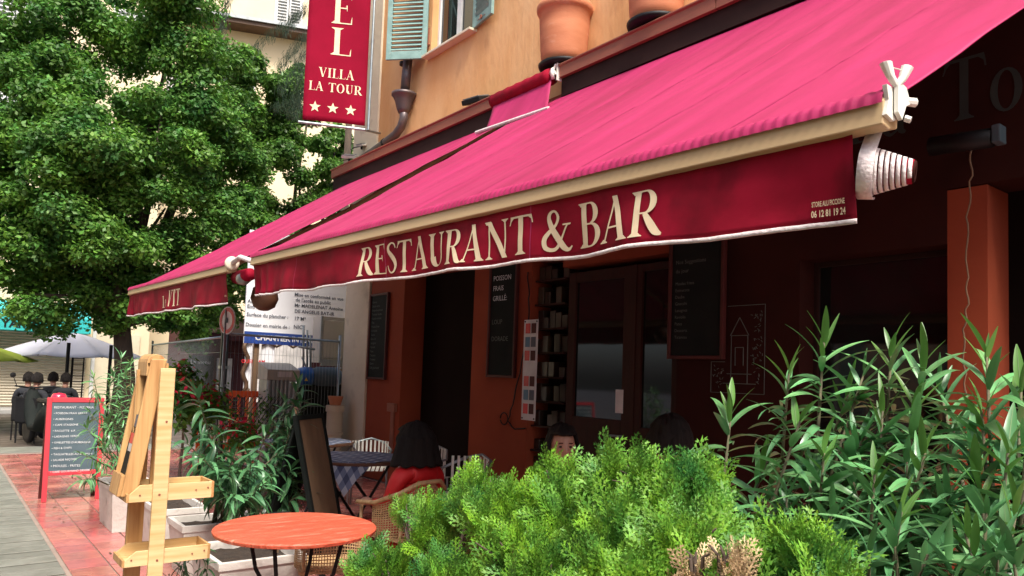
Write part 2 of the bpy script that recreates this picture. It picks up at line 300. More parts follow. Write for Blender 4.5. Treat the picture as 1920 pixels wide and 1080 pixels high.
def serif_text(txt, fmap, m, name, parent, sx=1.0, track=.02, world=True, one=False, sp=.42):
    """fmap(x, y, lift) -> point; x runs from 0 to 1 over the word, y in cap heights"""
    tot = sum((GL[c][0] * sx + track) if c in GL else sp * sx for c in txt); x = 0; big = MB()
    for c in txt:
        if c not in GL: x += sp * sx; continue
        b = MB()
        for k, (L, Rr) in enumerate(GL[c][1]):
            n = len(L); vs = [fmap((x + p[0] * sx) / tot, p[1], k * .00025) for p in L] + [fmap((x + p[0] * sx) / tot, p[1], k * .00025) for p in Rr]
            (big if one else b).add(vs, [(i, i + 1, n + i + 1, n + i) for i in range(n - 1)])
        if not one: b.build(name, m, parent, world)
        x += GL[c][0] * sx + track
    if one: big.build(name, m, parent, world)
def text(txt, size, o, xd, yd, m, parent, name='lettering', lift=.003, align='LEFT', world=True, res=2, bold=0):
    cu = bpy.data.curves.new(name, 'FONT'); cu.body = txt; cu.size = size; cu.resolution_u = res; cu.align_x = align; cu.offset = bold
    tmp = bpy.data.objects.new('t', cu); me = bpy.data.meshes.new_from_object(tmp); bpy.data.objects.remove(tmp); bpy.data.curves.remove(cu)
    xd = Vector(xd).normalized(); yd = Vector(yd); yd = (yd - xd * yd.dot(xd)).normalized(); zd = xd.cross(yd); o = Vector(o) - (ORG.get(parent.name, Vector()) if world else Vector())
    for v in me.vertices: v.co = o + xd * v.co.x + yd * v.co.y + zd * lift
    me.name = name; me.materials.clear()
    return link(name, me, m, parent)

# ================================================================== GROUND
mb = MB(); mb.bb(-60, 60, -40, 120, -.3, -.03); stru(mb.build('ground', 'asphalt'))
mb = MB(); mb.bb(.78, 5.3, -2, 15.2, -.028, -.012); tp = stru(mb.build('terrace_pavement', 'grout'))
TS = .285
me_t = MB(); me_t.bb(-TS / 2 + .005, TS / 2 - .005, -TS / 2 + .005, TS / 2 - .005, -.01, 0)
first = None; cnt = 0; rest = MB()
for j in range(60):
    for i in range(16):
        x = .94 + TS * (i + .5); y = 14.9 - TS * (j + .5)
        if y < -1.5 or x > 5.2: continue
        near = 5.6 < y < 14.9 and x < 2.8 and cnt < 295
        dz = random.uniform(-.0015, .0015)
        if near:
            if first is None: first = me_t.build('floor_tile', 'tile', tp, False, bevel=.003); o = first
            else: o = first.copy(); col.objects.link(o)
            o.location = (x, y, dz); o.rotation_euler = (random.uniform(-.002, .002), random.uniform(-.003, .003), random.choice([0, 1.5708, 3.1416])); cnt += 1
        else: rest.bb(x - TS / 2 + .005, x + TS / 2 - .005, y - TS / 2 + .005, y + TS / 2 - .005, -.01 + dz, dz)
stuff(rest.build('floor_tile_field', 'tile', tp))
mb = MB(); mb.bb(-.3, .92, 3, 15.2, -.028, -.014); sp = stru(mb.build('pavement_edge', 'asphalt'))
first = None
me_p = MB(); me_p.bb(-.6, .6, -.094, .094, -.012, 0)
for j in range(46):
    y = 15.1 - .22 * (j + .5)
    if first is None: first = me_p.build('paving_slab', 'paver', sp, False, bevel=.006); o = first
    else: o = first.copy(); col.objects.link(o)
    o.location = (.31, y, random.uniform(-.003, .003)); o.rotation_euler = (random.uniform(-.01, .01), 0, 0)
mb = MB(); mb.bb(-.3, 6, 15.3, 16.2, -.028, -.006); stru(mb.build('kerb_strip', 'paver', bevel=.01))
mb = MB(); mb.bb(-12, 30, 26, 60, -.028, .09); stru(mb.build('far_pavement', 'pavement', bevel=.01))

# ================================================================== RESTAURANT BUILDING
XF = 5.3
bld = thing('restaurant_building', 'orange plastered restaurant house with dark ground floor behind the crimson awnings', 'building', (XF, 5, 0))
mb = MB()
W0, W1 = XF, XF + .35
def wl(y0, y1, z0, z1): mb.bb(W0, W1, y0, y1, z0, z1)
wl(9.38, 10.4, 0, 4.72); wl(7.63, 9.38, 3.0, 4.72); wl(6.5, 7.63, 0, 4.72); wl(5.98, 6.5, 2.9, 4.72); wl(4.40, 5.98, 2.78, 4.72)
mb.build('ground_floor_wall', 'orange_paint', bld)
mb = MB(); wl(1.89, 2.13, 0, 2.94); mb.build('door_pier', 'orange_paint', bld)
mb = MB(); wl(-8, -.2, 0, 2.94); mb.build('end_wall', 'orange_paint', bld)
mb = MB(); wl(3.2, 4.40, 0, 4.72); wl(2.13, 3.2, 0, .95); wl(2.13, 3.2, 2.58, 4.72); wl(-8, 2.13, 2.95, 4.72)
mb.build('shade_painted_wall', 'wall_shade_and_maroon', bld)  # same wall as the orange parts, darkened in colour for the awning's shade
mb = MB(); WY0, WY1, WZ = 7.86, 8.94, 6.06                                     # upstairs window opening
wl(WY1, 10.42, 4.72, 14); wl(WY0, WY1, 4.72, WZ); wl(WY0, WY1, 7.9, 14); wl(-8, WY0, 4.72, 14)
mb.build('upper_wall', 'ochre_plaster', bld)
mb = MB(); mb.bb(XF - .03, W1, 10.42, 11.25, 0, 14); mb.build('cream_pilaster', 'cream_plaster', bld, bevel=.01)
mb = MB(); mb.tube([(XF - .05, 10.4, 1.22), (XF - .075, 10.41, 1.18), (XF - .06, 10.41, 1.12)], .012, 6); mb.bb(5.62, 5.68, 10.7, 11.2, 0, .01)
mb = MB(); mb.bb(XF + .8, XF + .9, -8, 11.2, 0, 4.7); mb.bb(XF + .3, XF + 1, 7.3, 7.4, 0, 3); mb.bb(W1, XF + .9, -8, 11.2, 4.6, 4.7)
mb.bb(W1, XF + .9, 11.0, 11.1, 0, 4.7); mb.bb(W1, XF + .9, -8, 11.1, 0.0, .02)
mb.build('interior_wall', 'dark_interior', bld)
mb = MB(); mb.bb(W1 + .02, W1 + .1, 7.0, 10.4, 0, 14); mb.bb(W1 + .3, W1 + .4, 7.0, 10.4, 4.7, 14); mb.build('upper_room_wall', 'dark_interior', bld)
# roof over the storeys
mb = MB(); mb.bb(XF - .5, XF + 9, -8, 11.25, 14.003, 14.3); mb.build('roof', 'rust_metal', bld)
mb = MB(); mb.bb(XF + .36, XF + 9, -8, -7.7, 0, 14); mb.bb(XF + 8.7, XF + 9, -7.69, 11.24, 0, 14); mb.bb(XF + .36, XF + 8.69, 10.9, 11.24, 0, 14); mb.build('back_wall', 'cream_plaster', bld)
# glazed entrance doors
def framed(name, y0, y1, z0, z1, mfr, fw=.09, x=XF + .06, rail=None):
    m_ = MB(); m_.bb(x, x + .07, y0, y0 + fw, z0, z1); m_.bb(x, x + .07, y1 - fw, y1, z0, z1); m_.bb(x + .002, x + .068, y0 + fw, y1 - fw, z1 - fw, z1)
    m_.bb(x + .002, x + .068, y0 + fw, y1 - fw, z0, z0 + (rail or fw)); fr = m_.build(name, mfr, bld, bevel=.006)
    g = MB(); g.bb(x + .03, x + .036, y0 + fw - .01, y1 - fw + .01, z0 + (rail or fw) - .01, z1 - fw + .01); g.build('pane', 'glass_dark', fr)
    return fr
d1 = framed('glazed_door', 5.02, 5.94, 0, 2.72, 'door_wood', .11, rail=1.2)
d2 = framed('glazed_door', 4.44, 4.96, 0, 2.72, 'door_wood', .07, rail=1.15)
h = MB(); h.tube([(XF + .05, 5.1, 1.05), (XF - .01, 5.1, 1.05), (XF - .01, 5.2, 1.05)], .012, 6); h.build('handle', 'galvanised', d1)
mb = MB(); mb.bb(XF + .05, XF + .13, 4.96, 5.02, 0, 2.72); mb.build('door_post', 'door_wood', bld)
g = MB(); g.bb(XF + .052, XF + .058, 5.1, 5.2, 1.27, 1.5); nn = g.build('paper_notice', 'paper', d1)
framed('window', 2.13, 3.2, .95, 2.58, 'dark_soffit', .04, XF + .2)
# wine shelves in the narrow opening
sh = thing('wine_shelf', 'narrow dark shelf with rows of boxes between the doors and the pier', 'shelf', (XF + .2, 6.25, 0))
mb = MB(); mb.bb(XF + .3, XF + .34, 5.98, 6.5, 0, 2.9); mb.build('back_panel', 'dark_interior', sh)
for k in range(9):
    mb = MB(); mb.bb(XF + .05, XF + .3, 5.985, 6.495, .5 + k * .27, .52 + k * .27); mb.build('shelf_board', 'door_wood', sh)
bx = MB(); bx.bb(-.08, .08, -.045, .045, 0, .17); b0 = None
for k in range(9):
    for j in range(5):
        if random.random() < .25: continue
        if b0 is None: b0 = bx.build('wine_box', 'bottle_mix', sh, False, bevel=.004); o = b0
        else: o = b0.copy(); col.objects.link(o)
        o.location = (random.uniform(-.03, .0), -.2 + j * .1, .522 + k * .27); o.scale = (1, 1, random.uniform(.6, 1.2))

# ledge above the awnings
lg = thing('shopfront_ledge', 'long rust brown sheet metal ledge running above both awnings', 'ledge', (XF, 6, 4.8))
def ledge_seg(y0, y1, n):
    L = (y1 - y0) / n
    for k in range(n):
        a, b = y0 + k * L + .004, y0 + (k + 1) * L - .004
        m_ = MB(); m_.prism([(4.93, a, 4.69), (4.93, a, 4.80), (4.91, a, 4.812), (4.91, a, 4.826), (XF - .002, a, 4.88), (XF - .002, a, 4.69)], (0, b - a, 0)); m_.build('fascia_panel', 'rust_metal', lg, bevel=.003)
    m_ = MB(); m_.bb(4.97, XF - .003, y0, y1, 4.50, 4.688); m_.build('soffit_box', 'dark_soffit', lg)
ledge_seg(6.83, 11.3, 3); ledge_seg(-6, 5.72, 6)
c0 = MB(); c0.bb(4.905, 5.0, 5.722, 5.735, 4.66, 4.85); c0.tube([(4.90, 5.74, 4.83), (4.89, 5.76, 4.78), (4.90, 5.74, 4.72)], .012, 6); c0.build('end_cap', 'white_plastic', lg)

# upstairs window with shutters
win = thing('upper_window', 'white framed upstairs window with two teal louvred shutters above the ledge', 'window', (XF, 8.4, 6.06))
mb = MB(); mb.bb(XF - .12, XF + .1, WY0 - .06, WY1 + .06, WZ - .035, WZ); mb.build('sill', 'cream_plaster', win, bevel=.006)
mb = MB(); x = XF + .10
for (a, b, c, d) in ((WY0, WY0 + .05, WZ, 7.9), (WY1 - .05, WY1, WZ, 7.9), (WY0 + .49, WY0 + .59, WZ + .06, 7.84)): mb.bb(x, x + .06, a, b, c, d)
mb.bb(x + .002, x + .058, WY0 + .05, WY1 - .05, WZ, WZ + .06); mb.bb(x + .002, x + .058, WY0 + .05, WY1 - .05, 7.84, 7.9)
fr = mb.build('frame', 'white_frame', win, bevel=.005)
g = MB(); g.bb(x + .03, x + .035, WY0 + .04, WY1 - .04, WZ + .05, 7.85); g.build('pane', 'glass_dark', fr)
def shutter(width, z0, z1, hinge, ang, lab=None):
    # local x along the leaf from its hinge
    q = Matrix.Rotation(ang, 3, 'Z'); H = Vector(hinge)
    T = lambda m_: [setattr(m_, 'v', [tuple(q @ Vector(v) + H) for v in m_.v]), m_][1]
    m_ = MB(); fw = .075
    m_.bb(0, fw, -.02, .02, z0, z1); m_.bb(width - fw, width, -.02, .02, z0, z1); m_.bb(fw, width - fw, -.018, .018, z0, z0 + .12); m_.bb(fw, width - fw, -.018, .018, z1 - .1, z1)
    m_.bb(fw, width - fw, -.018, .018, z0 + .95, z0 + 1.03)
    s_ = T(m_).build('shutter', 'teal_paint', win, bevel=.004)
    n = int((z1 - z0 - .24) / .062)
    for k in range(n):
        z = z0 + .155 + k * .062
        if z0 + .92 < z < z0 + 1.05: continue
        l_ = MB(); l_.box((width / 2, 0, z), (width - 2 * fw + .004, .008, .068), Matrix.Rotation(R_(38), 3, 'X')); T(l_).build('louvre', 'teal_paint', s_)
    l_ = MB(); l_.box((width * .5, -.03, z0 + .06), (.03, .02, .04)); l_.tube([(width * .5, -.03, z0 + .06), (width * .5, -.05, z0 + .02)], .006, 6); l_.tube([(width * .3, -.026, z0 + .05), (width * .7, -.026, z0 + .05)], .004, 6); T(l_).build('catch', 'rust_metal', s_)
    return s_
shutter(.60, WZ - .03, 7.92, (XF - .05, WY1 + .03, 0), R_(90 + 42))
shutter(.52, WZ + .0, 7.92, (XF - .03, WY0 - .02, 0), R_(-90 - 8))
mb = MB(); mb.bb(XF - .02, XF + .0, WY1 + .06, WY1 + .1, 6.2, 6.5); mb.tube([(XF - .05, WY1 + .04, 6.25), (XF + .02, WY1 + .04, 6.25)], .012, 6); mb.build('hinge', 'rust_metal', win)

# drainpipe
dp = thing('drainpipe', 'dark cast drainpipe with funnel hopper bending down the ochre wall', 'drainpipe', (5.2, 9.5, 5))
mb = MB(); X = 5.17
pt = lambda px, py, X=X: at(px, py, X=X)
mb.tube([pt(765, 108), pt(759, 172)], .068, 14); mb.build('upper_pipe', 'pipe_metal', dp, smooth=True)
c = pt(757, 198); mb = MB(); mb.lathe(c, [(.07, -.12), (.10, -.06), (.13, .06), (.17, .13), (.185, .14), (.185, .175), (.16, .175), (.13, .1)], 20); mb.build('hopper', 'pipe_metal', dp, smooth=True)
mb = MB(); P_ = [pt(757, 205), pt(757, 222), pt(752, 238), pt(742, 252), pt(722, 268), pt(700, 284), pt(672, 303)]
mb.tube(P_, .062, 14); mb.build('bent_pipe', 'pipe_metal', dp, smooth=True)
mb = MB(); mb.lathe(pt(759, 120), [(.078, -.02), (.078, .02)], 14); q = (P_[4] - P_[3]).normalized(); mb.lathe(P_[4], [(.07, -.02), (.07, .02)], 14, q); mb.build('collar', 'black_metal', dp)

# terracotta pots standing on the ledge
def pot(loc, label):
    t = thing('terracotta_pot', label, 'flower pot', loc, 0, 'terracotta pots on the ledge')
    m_ = MB(); m_.lathe((0, 0, 0), [(.245, 0), (.29, .12), (.315, .45), (.325, .62), (.345, .63), (.36, .66), (.36, .70), (.34, .73), (.30, .73), (.29, .6), (.0, .55)], 36); m_.build('pot_body', 'terracotta', t, False, smooth=True)
    m_ = MB(); m_.lathe((0, 0, -.03), [(.27, 0), (.31, .02), (.32, .05), (.30, .05), (.26, .03)], 30); m_.build('saucer', 'black_metal', t, False, smooth=True); return t
p0 = pot((5.09, 5.84, 4.872), 'terracotta pot with rolled rim above the narrow folded awning')
p0.scale = (.84, .84, .92); p1 = dup(p0, (5.09, 4.56, 4.872), 0, 'terracotta pot cut off by the top of the photo, right of the other pot'); p1.scale = (.84, .84, .92)

# floodlights on the ledge
def flood(loc, rz, label, s=1):
    t = thing('floodlight', label, 'floodlight', loc, rz, 'floodlights on the ledge')
    m_ = MB(); m_.box((0, 0, .13 * s), (.24 * s, .30 * s, .06 * s), Matrix.Rotation(R_(-20), 3, 'Y')); m_.build('lamp_housing', 'black_metal' if s >= 1 else 'white_plastic', t, False, bevel=.008)
    m_ = MB(); m_.tube([(0, 0, 0), (0, 0, .1 * s)], .02, 6); m_.tube([(0, 0, .05), (-.1, .05, .01), (-.12, .12, -.02)], .008, 5); m_.build('bracket', 'black_metal', t, False)
    m_ = MB(); m_.box((-.02, 0, .165 * s), (.2 * s, .26 * s, .01), Matrix.Rotation(R_(-20), 3, 'Y')); m_.build('glass', 'grey_metal', t, False)
flood(at(893, 208, X=5.1), .2, 'dark flat floodlight on the ledge left of the rolled awning')
flood(at(655, 305, X=5.05), .9, 'small pale floodlight at the far end of the ledge', .75)
flood(at(678, 280, X=5.22), .3, 'small white floodlight beside the bend of the drainpipe', .5)

# ================================================================== AWNINGS
def lerp(a, b, t): return Vector(a) + (Vector(b) - Vector(a)) * t
def awning(label, F0, F1, W0_, W1_, vh, sag, seams, name_text, cl=44):
    """F0/F1 front corners (near, far), W0_/W1_ wall corners (near, far)"""
    t = thing('awning', label, 'awning', F0, 0, 'crimson folding arm awnings'); F0, F1, W0_, W1_ = map(Vector, (F0, F1, W0_, W1_))
    def surf(u, v, top=True):
        p = lerp(lerp(F0, F1, u), lerp(W0_, W1_, u), v); s = math.sin(math.pi * v)
        dz = -sag * s + .012 * math.sin(u * 31 + v * 2.1 + 2 * math.sin(u * 5)) * (1 - v) * min(1, v * 5) + .02 * mnoise.noise(Vector((u * 9, v * .9, 3))) * s + .017 * mnoise.noise(Vector((u * 30 + v * 9, v * 1.2, 9))) * s + .009 * mnoise.noise(Vector((u * 75 + v * 20, v * 1.3, 4))) * s
        return p + Vector((0, 0, dz))
    m_ = MB(); m_.grid(surf, 300, cl); fab = m_.build('fabric', 'awning_cloth', t, smooth=True, solid=.004)
    for sx in seams:
        m_ = MB(); m_.grid(lambda u, v: surf(sx + (u - .5) * .004, v * .98 + .01) + Vector((0, 0, .004)), 1, cl); m_.build('seam', 'awning_cloth', fab, smooth=True)
    dirY = (F1 - F0).normalized(); L = (F1 - F0).length
    # front bar: profile extruded between the corners
    prof = [(-.035, .012), (-.02, .045), (.03, .055), (.05, .0), (.045, -.05), (.0, -.062), (-.04, -.055)]
    m_ = MB(); m_.prism([F0 + Vector((a, 0, b - .02)) for a, b in prof], F1 - F0); m_.build('front_bar', 'bar_metal', t, bevel=.004)
    # gathered edge where the cloth wraps over the bar
    def lip(u, v):
        a = R_(70 + 115 * v); r = .046 + .0025 * math.sin(u * L * 160)
        return lerp(F0, F1, u) + Vector((math.cos(a) * r, 0, math.sin(a) * r - .012))
    m_ = MB(); m_.grid(lip, int(L * 110), 4); m_.build('rolled_hem', 'awning_cloth', t, smooth=True)
    # valance
    def val(s, d, lift=0):                              # s along (0 near,1 far), d down 0..1
        p = lerp(F0, F1, s); y = s * L
        wv = .018 * math.sin(y * 5.1 + .7) * d + .012 * math.sin(y * 11.3) * d * d + .008 * mnoise.noise(Vector((y * 6, d * 2, 1)))
        if y > L - .9: wv += .014 * math.sin(y * 38) * (1 - (L - y) / .9) * (.3 + d)
        if y < .12: wv -= .02 * (1 - y / .12)
        return p + Vector((-.012 + wv - lift, 0, -.075 - d * vh + .004 * math.sin(y * 9) * d))
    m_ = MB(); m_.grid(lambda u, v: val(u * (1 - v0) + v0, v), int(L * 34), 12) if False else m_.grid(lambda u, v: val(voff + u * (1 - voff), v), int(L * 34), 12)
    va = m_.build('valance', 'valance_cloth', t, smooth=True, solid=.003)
    m_ = MB(); m_.grid(lambda u, v: val(voff + u * (1 - voff), 1 + v * .06, .003 + .002 * math.sin(u * L * 60)), int(L * 34), 2); m_.build('braid_trim', 'braid', va, smooth=True, solid=.006)
    for k in (.30, .56, .82):                           # stitched joints
        m_ = MB(); m_.grid(lambda u, v: val(k + u * .0012, v, .003), 1, 10); m_.build('stitched_seam', 'awning_cloth', va)
    # folding arms and support underneath
    for k in (.08, .92):
        a = lerp(F0, F1, k) + Vector((.03, 0, -.03)); c_ = lerp(W0_, W1_, k + (.04 if k < .5 else -.04)) + Vector((-.05, 0, -.08)); mid = (a + c_) / 2 + Vector((0, .5 if k < .5 else -.5, -.1))
        m_ = MB(); m_.tube([a, mid], .022, 8); m_.tube([mid, c_], .028, 8); m_.lathe(mid, [(.04, -.03), (.04, .03)], 10); m_.build('folding_arm', 'bar_metal', t)
    return t, val, surf, L
voff = .019
NF0, NF1 = Vector((2.05, .972, 2.398)), Vector((2.05, 6.12, 2.50))
aw, val, surf, L = awning('long crimson awning lettered as restaurant and bar nearest the camera', NF0, NF1, (5.05, .52, 4.50), (5.05, 6.18, 4.55), .245, .05, (.13, .28, .43, .58, .73, .88), None)
def fm(y0, y1, base, cap, vv, LL, x0=.0, slant=.0):
    def f(x, y, lift):
        yy = y0 + (y1 - y0) * x - slant * y * .0
        s = (yy) / LL; d = base - y * cap
        return vv(s, d, .006 + lift)
    return f
# word positions measured along the bar from its near end
ny = lambda px: (at(px, 480, X=2.05).y - NF0.y)
for wtxt, a, b in (('RESTAURANT', 681, 1001), ('&', 1017, 1070), ('BAR', 1085, 1247)):
    serif_text(wtxt, fm(ny(a), ny(b), .90, .72, val, L), 'cream_print', 'lettering', aw, sx=1.0, track=-.02)
def small_valance_text(txt, y_left, y_right, d, capd, vv, LL, parent):
    cu = bpy.data.curves.new('lettering', 'FONT'); cu.body = txt; cu.size = 1; cu.resolution_u = 2; cu.offset = .02
    tmp = bpy.data.objects.new('t', cu); me = bpy.data.meshes.new_from_object(tmp); bpy.data.objects.remove(tmp)
    xs = [v.co.x for v in me.vertices]; x1 = max(xs); o = ORG[parent.name]
    for v in me.vertices: v.co = vv((y_left + (y_right - y_left) * v.co.x / x1) / LL, d - v.co.y / .72 * capd, .007) - o
    me.materials.clear(); link('lettering', me, 'cream_print', parent)
small_valance_text('STORE ALU PICCIONE', ny(1520), ny(1581), .80, .065, val, L, aw)
small_valance_text('06 12 81 19 24', ny(1519), ny(1582), .93, .085, val, L, aw)
# end cap and arm fork at the near corner, white
cp = MB(); o = Vector()
cp.prism([o + Vector(v) for v in ((-.05, -.002, .05), (.02, -.002, .065), (.06, -.002, .02), (.055, -.002, -.06), (.0, -.002, -.09), (-.05, -.002, -.075), (-.035, -.002, -.01))], (0, -.022, 0))
cp.prism([o + Vector(v) for v in ((-.01, -.03, .10), (.05, -.03, .06), (.085, -.03, -.0), (.05, -.03, -.02), (.02, -.03, -.085), (-.01, -.03, -.06))], (0, -.02, 0))
cp.tube([o + Vector((.06, -.03, .01)), o + Vector((.115, -.05, .015))], [.018, .02], 8)
for dx, dy in ((-.045, .02), (.045, -.02)):
    cp.tube([o + Vector((.0, -.035, .07)), o + Vector((dx * .6, -.035 + dy * .5, .12)), o + Vector((dx, -.035 + dy, .19))], [.014, .018, .026], 10)
cp.tube([o + Vector((-.04, -.02, .17)), o + Vector((.04, -.05, .17))], .004, 5)
cp.tube([o + Vector((.02, -.06, -.08)), o + Vector((.03, -.08, -.09))], .014, 8)
cp.v = [tuple(NF0 + Vector((v[0] * .8, v[1] * .62 + .004, v[2] * (.5 if v[2] > .06 else .68)))) for v in cp.v]
cp.build('end_cap', 'white_plastic', aw, smooth=False, bevel=.003)
# rolled up end of the valance with its spiral of white braid
rc = at(1668, 322, X=2.12); ax = Vector((.30, -.80, -.10)).normalized()
m_ = MB(); m_.tube([rc - ax * .05, rc + ax * .06], [.045, .034], 18); rl = m_.build('rolled_valance', 'valance_cloth', aw, smooth=True)
e1 = ax.orthogonal().normalized(); e2 = ax.cross(e1)
m_ = MB()
def spir(u, v):
    tt = u * 7 * 2 * math.pi; r = .070 - .034 * u; return rc + ax * (-.05 + .10 * u + .0105 * v) + (e1 * math.cos(tt) + e2 * math.sin(tt)) * (r - v * .003)
m_.grid(spir, 280, 1); m_.build('braid_spiral', 'braid', rl, smooth=True, solid=.002)
m_ = MB(); m_.lathe(rc + ax * .035, [(.018, .03), (.026, .032), (.031, .03), (.031, -.02)], 20, ax, False); m_.build('roll_core', 'wall_shade_and_maroon', rl, smooth=True)
m_ = MB(); pu = (Vector((0, 0, 1)) - ax * ax.z).normalized(); ps = ax.cross(pu).normalized()
if (CAMR.transposed() @ ps).x > 0: ps = -ps                 # towards the street side
cc_ = rc - ax * .055; top = at(1640, 246, X=2.09)
def strap(u, v):
    A0 = R_(62)                                          # tangent point, measured from straight up towards the street side
    if u < .4: k = u / .4; q = lerp(top, cc_ + (pu * math.cos(A0) + ps * math.sin(A0)) * .078, k) + Vector((0, 0, 0))
    else: a_ = A0 + (u - .4) / .6 * R_(150); q = cc_ + (pu * math.cos(a_) + ps * math.sin(a_)) * .078
    return q + ax * (.042 * (v - .5))
m_.grid(strap, 60, 2); m_.build('braid_strap', 'braid', rl, smooth=True, solid=.003)

# far awning
FF0, FF1 = Vector((2.05, 6.72, 2.50)), Vector((2.05, 10.95, 2.56))
awf, valf, surff, LF = awning('far crimson awning printed with a short name on its valance', FF0, FF1, (5.05, 6.35, 4.55), (5.05, 11.0, 4.55), .27, .03, (.25, .5, .75), None)
nyf = lambda px: (at(px, 570, X=2.05).y - FF0.y)
serif_text('Le', fm(nyf(306), nyf(317), .88, .50, valf, LF), 'cream_print', 'lettering', awf)
serif_text('VIT', fm(nyf(319), nyf(340), .86, .66, valf, LF), 'cream_print', 'lettering', awf)
small_valance_text('STORE ALU PICCIONE', nyf(419), nyf(427), .80, .06, valf, LF, awf)
m_ = MB(); o = FF0; m_.lathe(o + Vector((0, .01, 0)), [(.0, 0), (.05, .0), (.062, .012), (.062, .03), (.045, .04)], 20, (-.2, -1, 0)); m_.build('end_cap', 'cream_metal', awf, smooth=True)
m_ = MB(); m_.tube([FF0 + Vector((.0, 0, -.0)), FF0 + Vector((-.01, -.25, .03)), FF0 + Vector((0, -.52, -.03))], .022, 8); m_.build('joining_strap', 'braid', awf, smooth=True)
m_ = MB(); oo = at(455, 518, X=2.12); m_.tube([oo + Vector((0, .15, 0)), oo + Vector((0, -.2, 0))], [.06, .055], 12); m_.build('rolled_valance', 'valance_cloth', awf, smooth=True)
m_ = MB(); m_.lathe(oo + Vector((0, -.02, -.02)), [(.02, -.10), (.055, -.085), (.062, .0), (.05, .08), (.02, .09)], 14, (.1, 1, 0)); m_.build('plastic_wrap', 'grey_metal', awf, smooth=True)

# the narrow, nearly closed awning between the two
nw = thing('narrow_awning', 'narrow half rolled crimson awning between the two long ones', 'awning', (4.9, 6.3, 4.6))
ra, rb = Vector((4.90, 5.80, 4.72)), Vector((4.90, 6.80, 4.72))
m_ = MB(); m_.tube([lerp(ra, rb, k / 20) for k in range(21)], [.085 + .004 * math.sin(k * 1.9) for k in range(21)], 18); m_.build('roller', 'valance_cloth', nw, smooth=True)
a0, a1 = at(1026, 204, X=4.62), at(893, 249, X=4.62)
m_ = MB(); m_.grid(lambda u, v: lerp(lerp(a0, a1, .0 + u * 0.85), lerp(ra, rb, u), v) + Vector((0, 0, .0 - .02 * math.sin(math.pi * v))), 20, 10); m_.build('fabric', 'awning_cloth', nw, smooth=True, solid=.004)
m_ = MB(); m_.tube([a0 + Vector((0, -.02, 0)), a1], .022, 8); m_.build('front_bar', 'braid', nw)
m_ = MB(); m_.tube([ra + Vector((-.02, -.0, .02)), ra + Vector((-.03, -.05, .05)), ra + Vector((-.05, -.06, 0)), ra + Vector((-.02, -.05, -.05))], .02, 8); m_.tube([rb, rb + Vector((-.05, .03, 0))], .03, 8); m_.build('bracket', 'white_plastic', nw, smooth=True)

# dark round lamp shade under the valance join
ls = thing('hanging_lamp_shade', 'dark brown round lamp shade hanging below the far end of the long valance', 'lamp', at(496, 560, X=2.5))
m_ = MB(); m_.lathe((0, 0, 0), [(.02, .16), (.11, .10), (.13, 0), (.10, -.08), (.04, -.115), (0, -.12)], 20); m_.build('shade', 'brown_wood', ls, False, smooth=True)
m_ = MB(); m_.tube([(0, 0, .15), (0, 0, .5), (.3, 0, .62)], .006, 5); m_.build('cable', 'black_metal', ls, False)

# ================================================================== FACADE OBJECTS UNDER THE AWNING
def wall_board(label, y0, y1, z0, z1, mframe, lines, tm='chalk_dim', size=.06, big=None, fr=.03, x=XF):
    t = thing('wall_chalkboard', label, 'chalkboard', (x, (y0 + y1) / 2, z0), 0, 'menu boards on the facade')
    m_ = MB(); m_.bb(x - .03, x - .004, y0 + .01, y1 - .01, z0 + .01, z1 - .01); m_.build('slate', 'slate_black', t)
    m_ = MB(); m_.bb(x - .05, x - .003, y0, y0 + fr, z0, z1); m_.bb(x - .05, x - .003, y1 - fr, y1, z0, z1); m_.bb(x - .049, x - .003, y0 + fr, y1 - fr, z0, z0 + fr); m_.bb(x - .049, x - .003, y0 + fr, y1 - fr, z1 - fr, z1); m_.build('frame', mframe, t, bevel=.004)
    for (s_, sz, zz, tmm) in lines: text(s_, sz, (x - .03, y1 - fr - .04, zz), (0, -1, 0), (0, 0, 1), tmm, t)
    return t
zz = [2.62 - i * .062 for i in range(17)]
names = ['Entrees', 'Salade verte', 'Soupe de poisson', 'Tomates mozza', 'Assiette nicoise', 'Plats', 'Moules frites', 'Entrecote', 'Daube', 'Gnocchi', 'Lasagnes', 'Raviolis', 'Pates', 'Desserts', 'Tiramisu', 'Glaces', 'Cafe gourmand']
wall_board('narrow menu board beside the cream pilaster, filled with small chalk lines', 9.79, 10.36, 1.47, 2.76, 'board_maroon', [(n_, .048, z_, 'chalk_dim') for n_, z_ in zip(names, zz)])
wall_board('tall chalkboard announcing grilled fresh fish on the orange pier', 6.72, 7.26, 1.57, 3.0, 'board_maroon', [('POISSON', .085, 2.72, 'chalk'), ('FRAIS', .085, 2.60, 'chalk'), ('GRILLÉ:', .085, 2.48, 'chalk'), ('LOUP', .08, 2.2, 'chalk_dim'), ('DORADE', .08, 2.0, 'chalk_dim')])
wall_board('wide dark chalkboard right of the glazed doors with faint writing', 3.86, 4.46, 1.80, 3.1, 'board_maroon', [('Nos Suggestions', .05, 2.65, 'chalk_dim'), ('du jour', .05, 2.57, 'chalk_dim')] + [(n_, .04, 2.46 - i * .06, 'chalk_dim') for i, n_ in enumerate(names[6:15])], x=XF - .02)
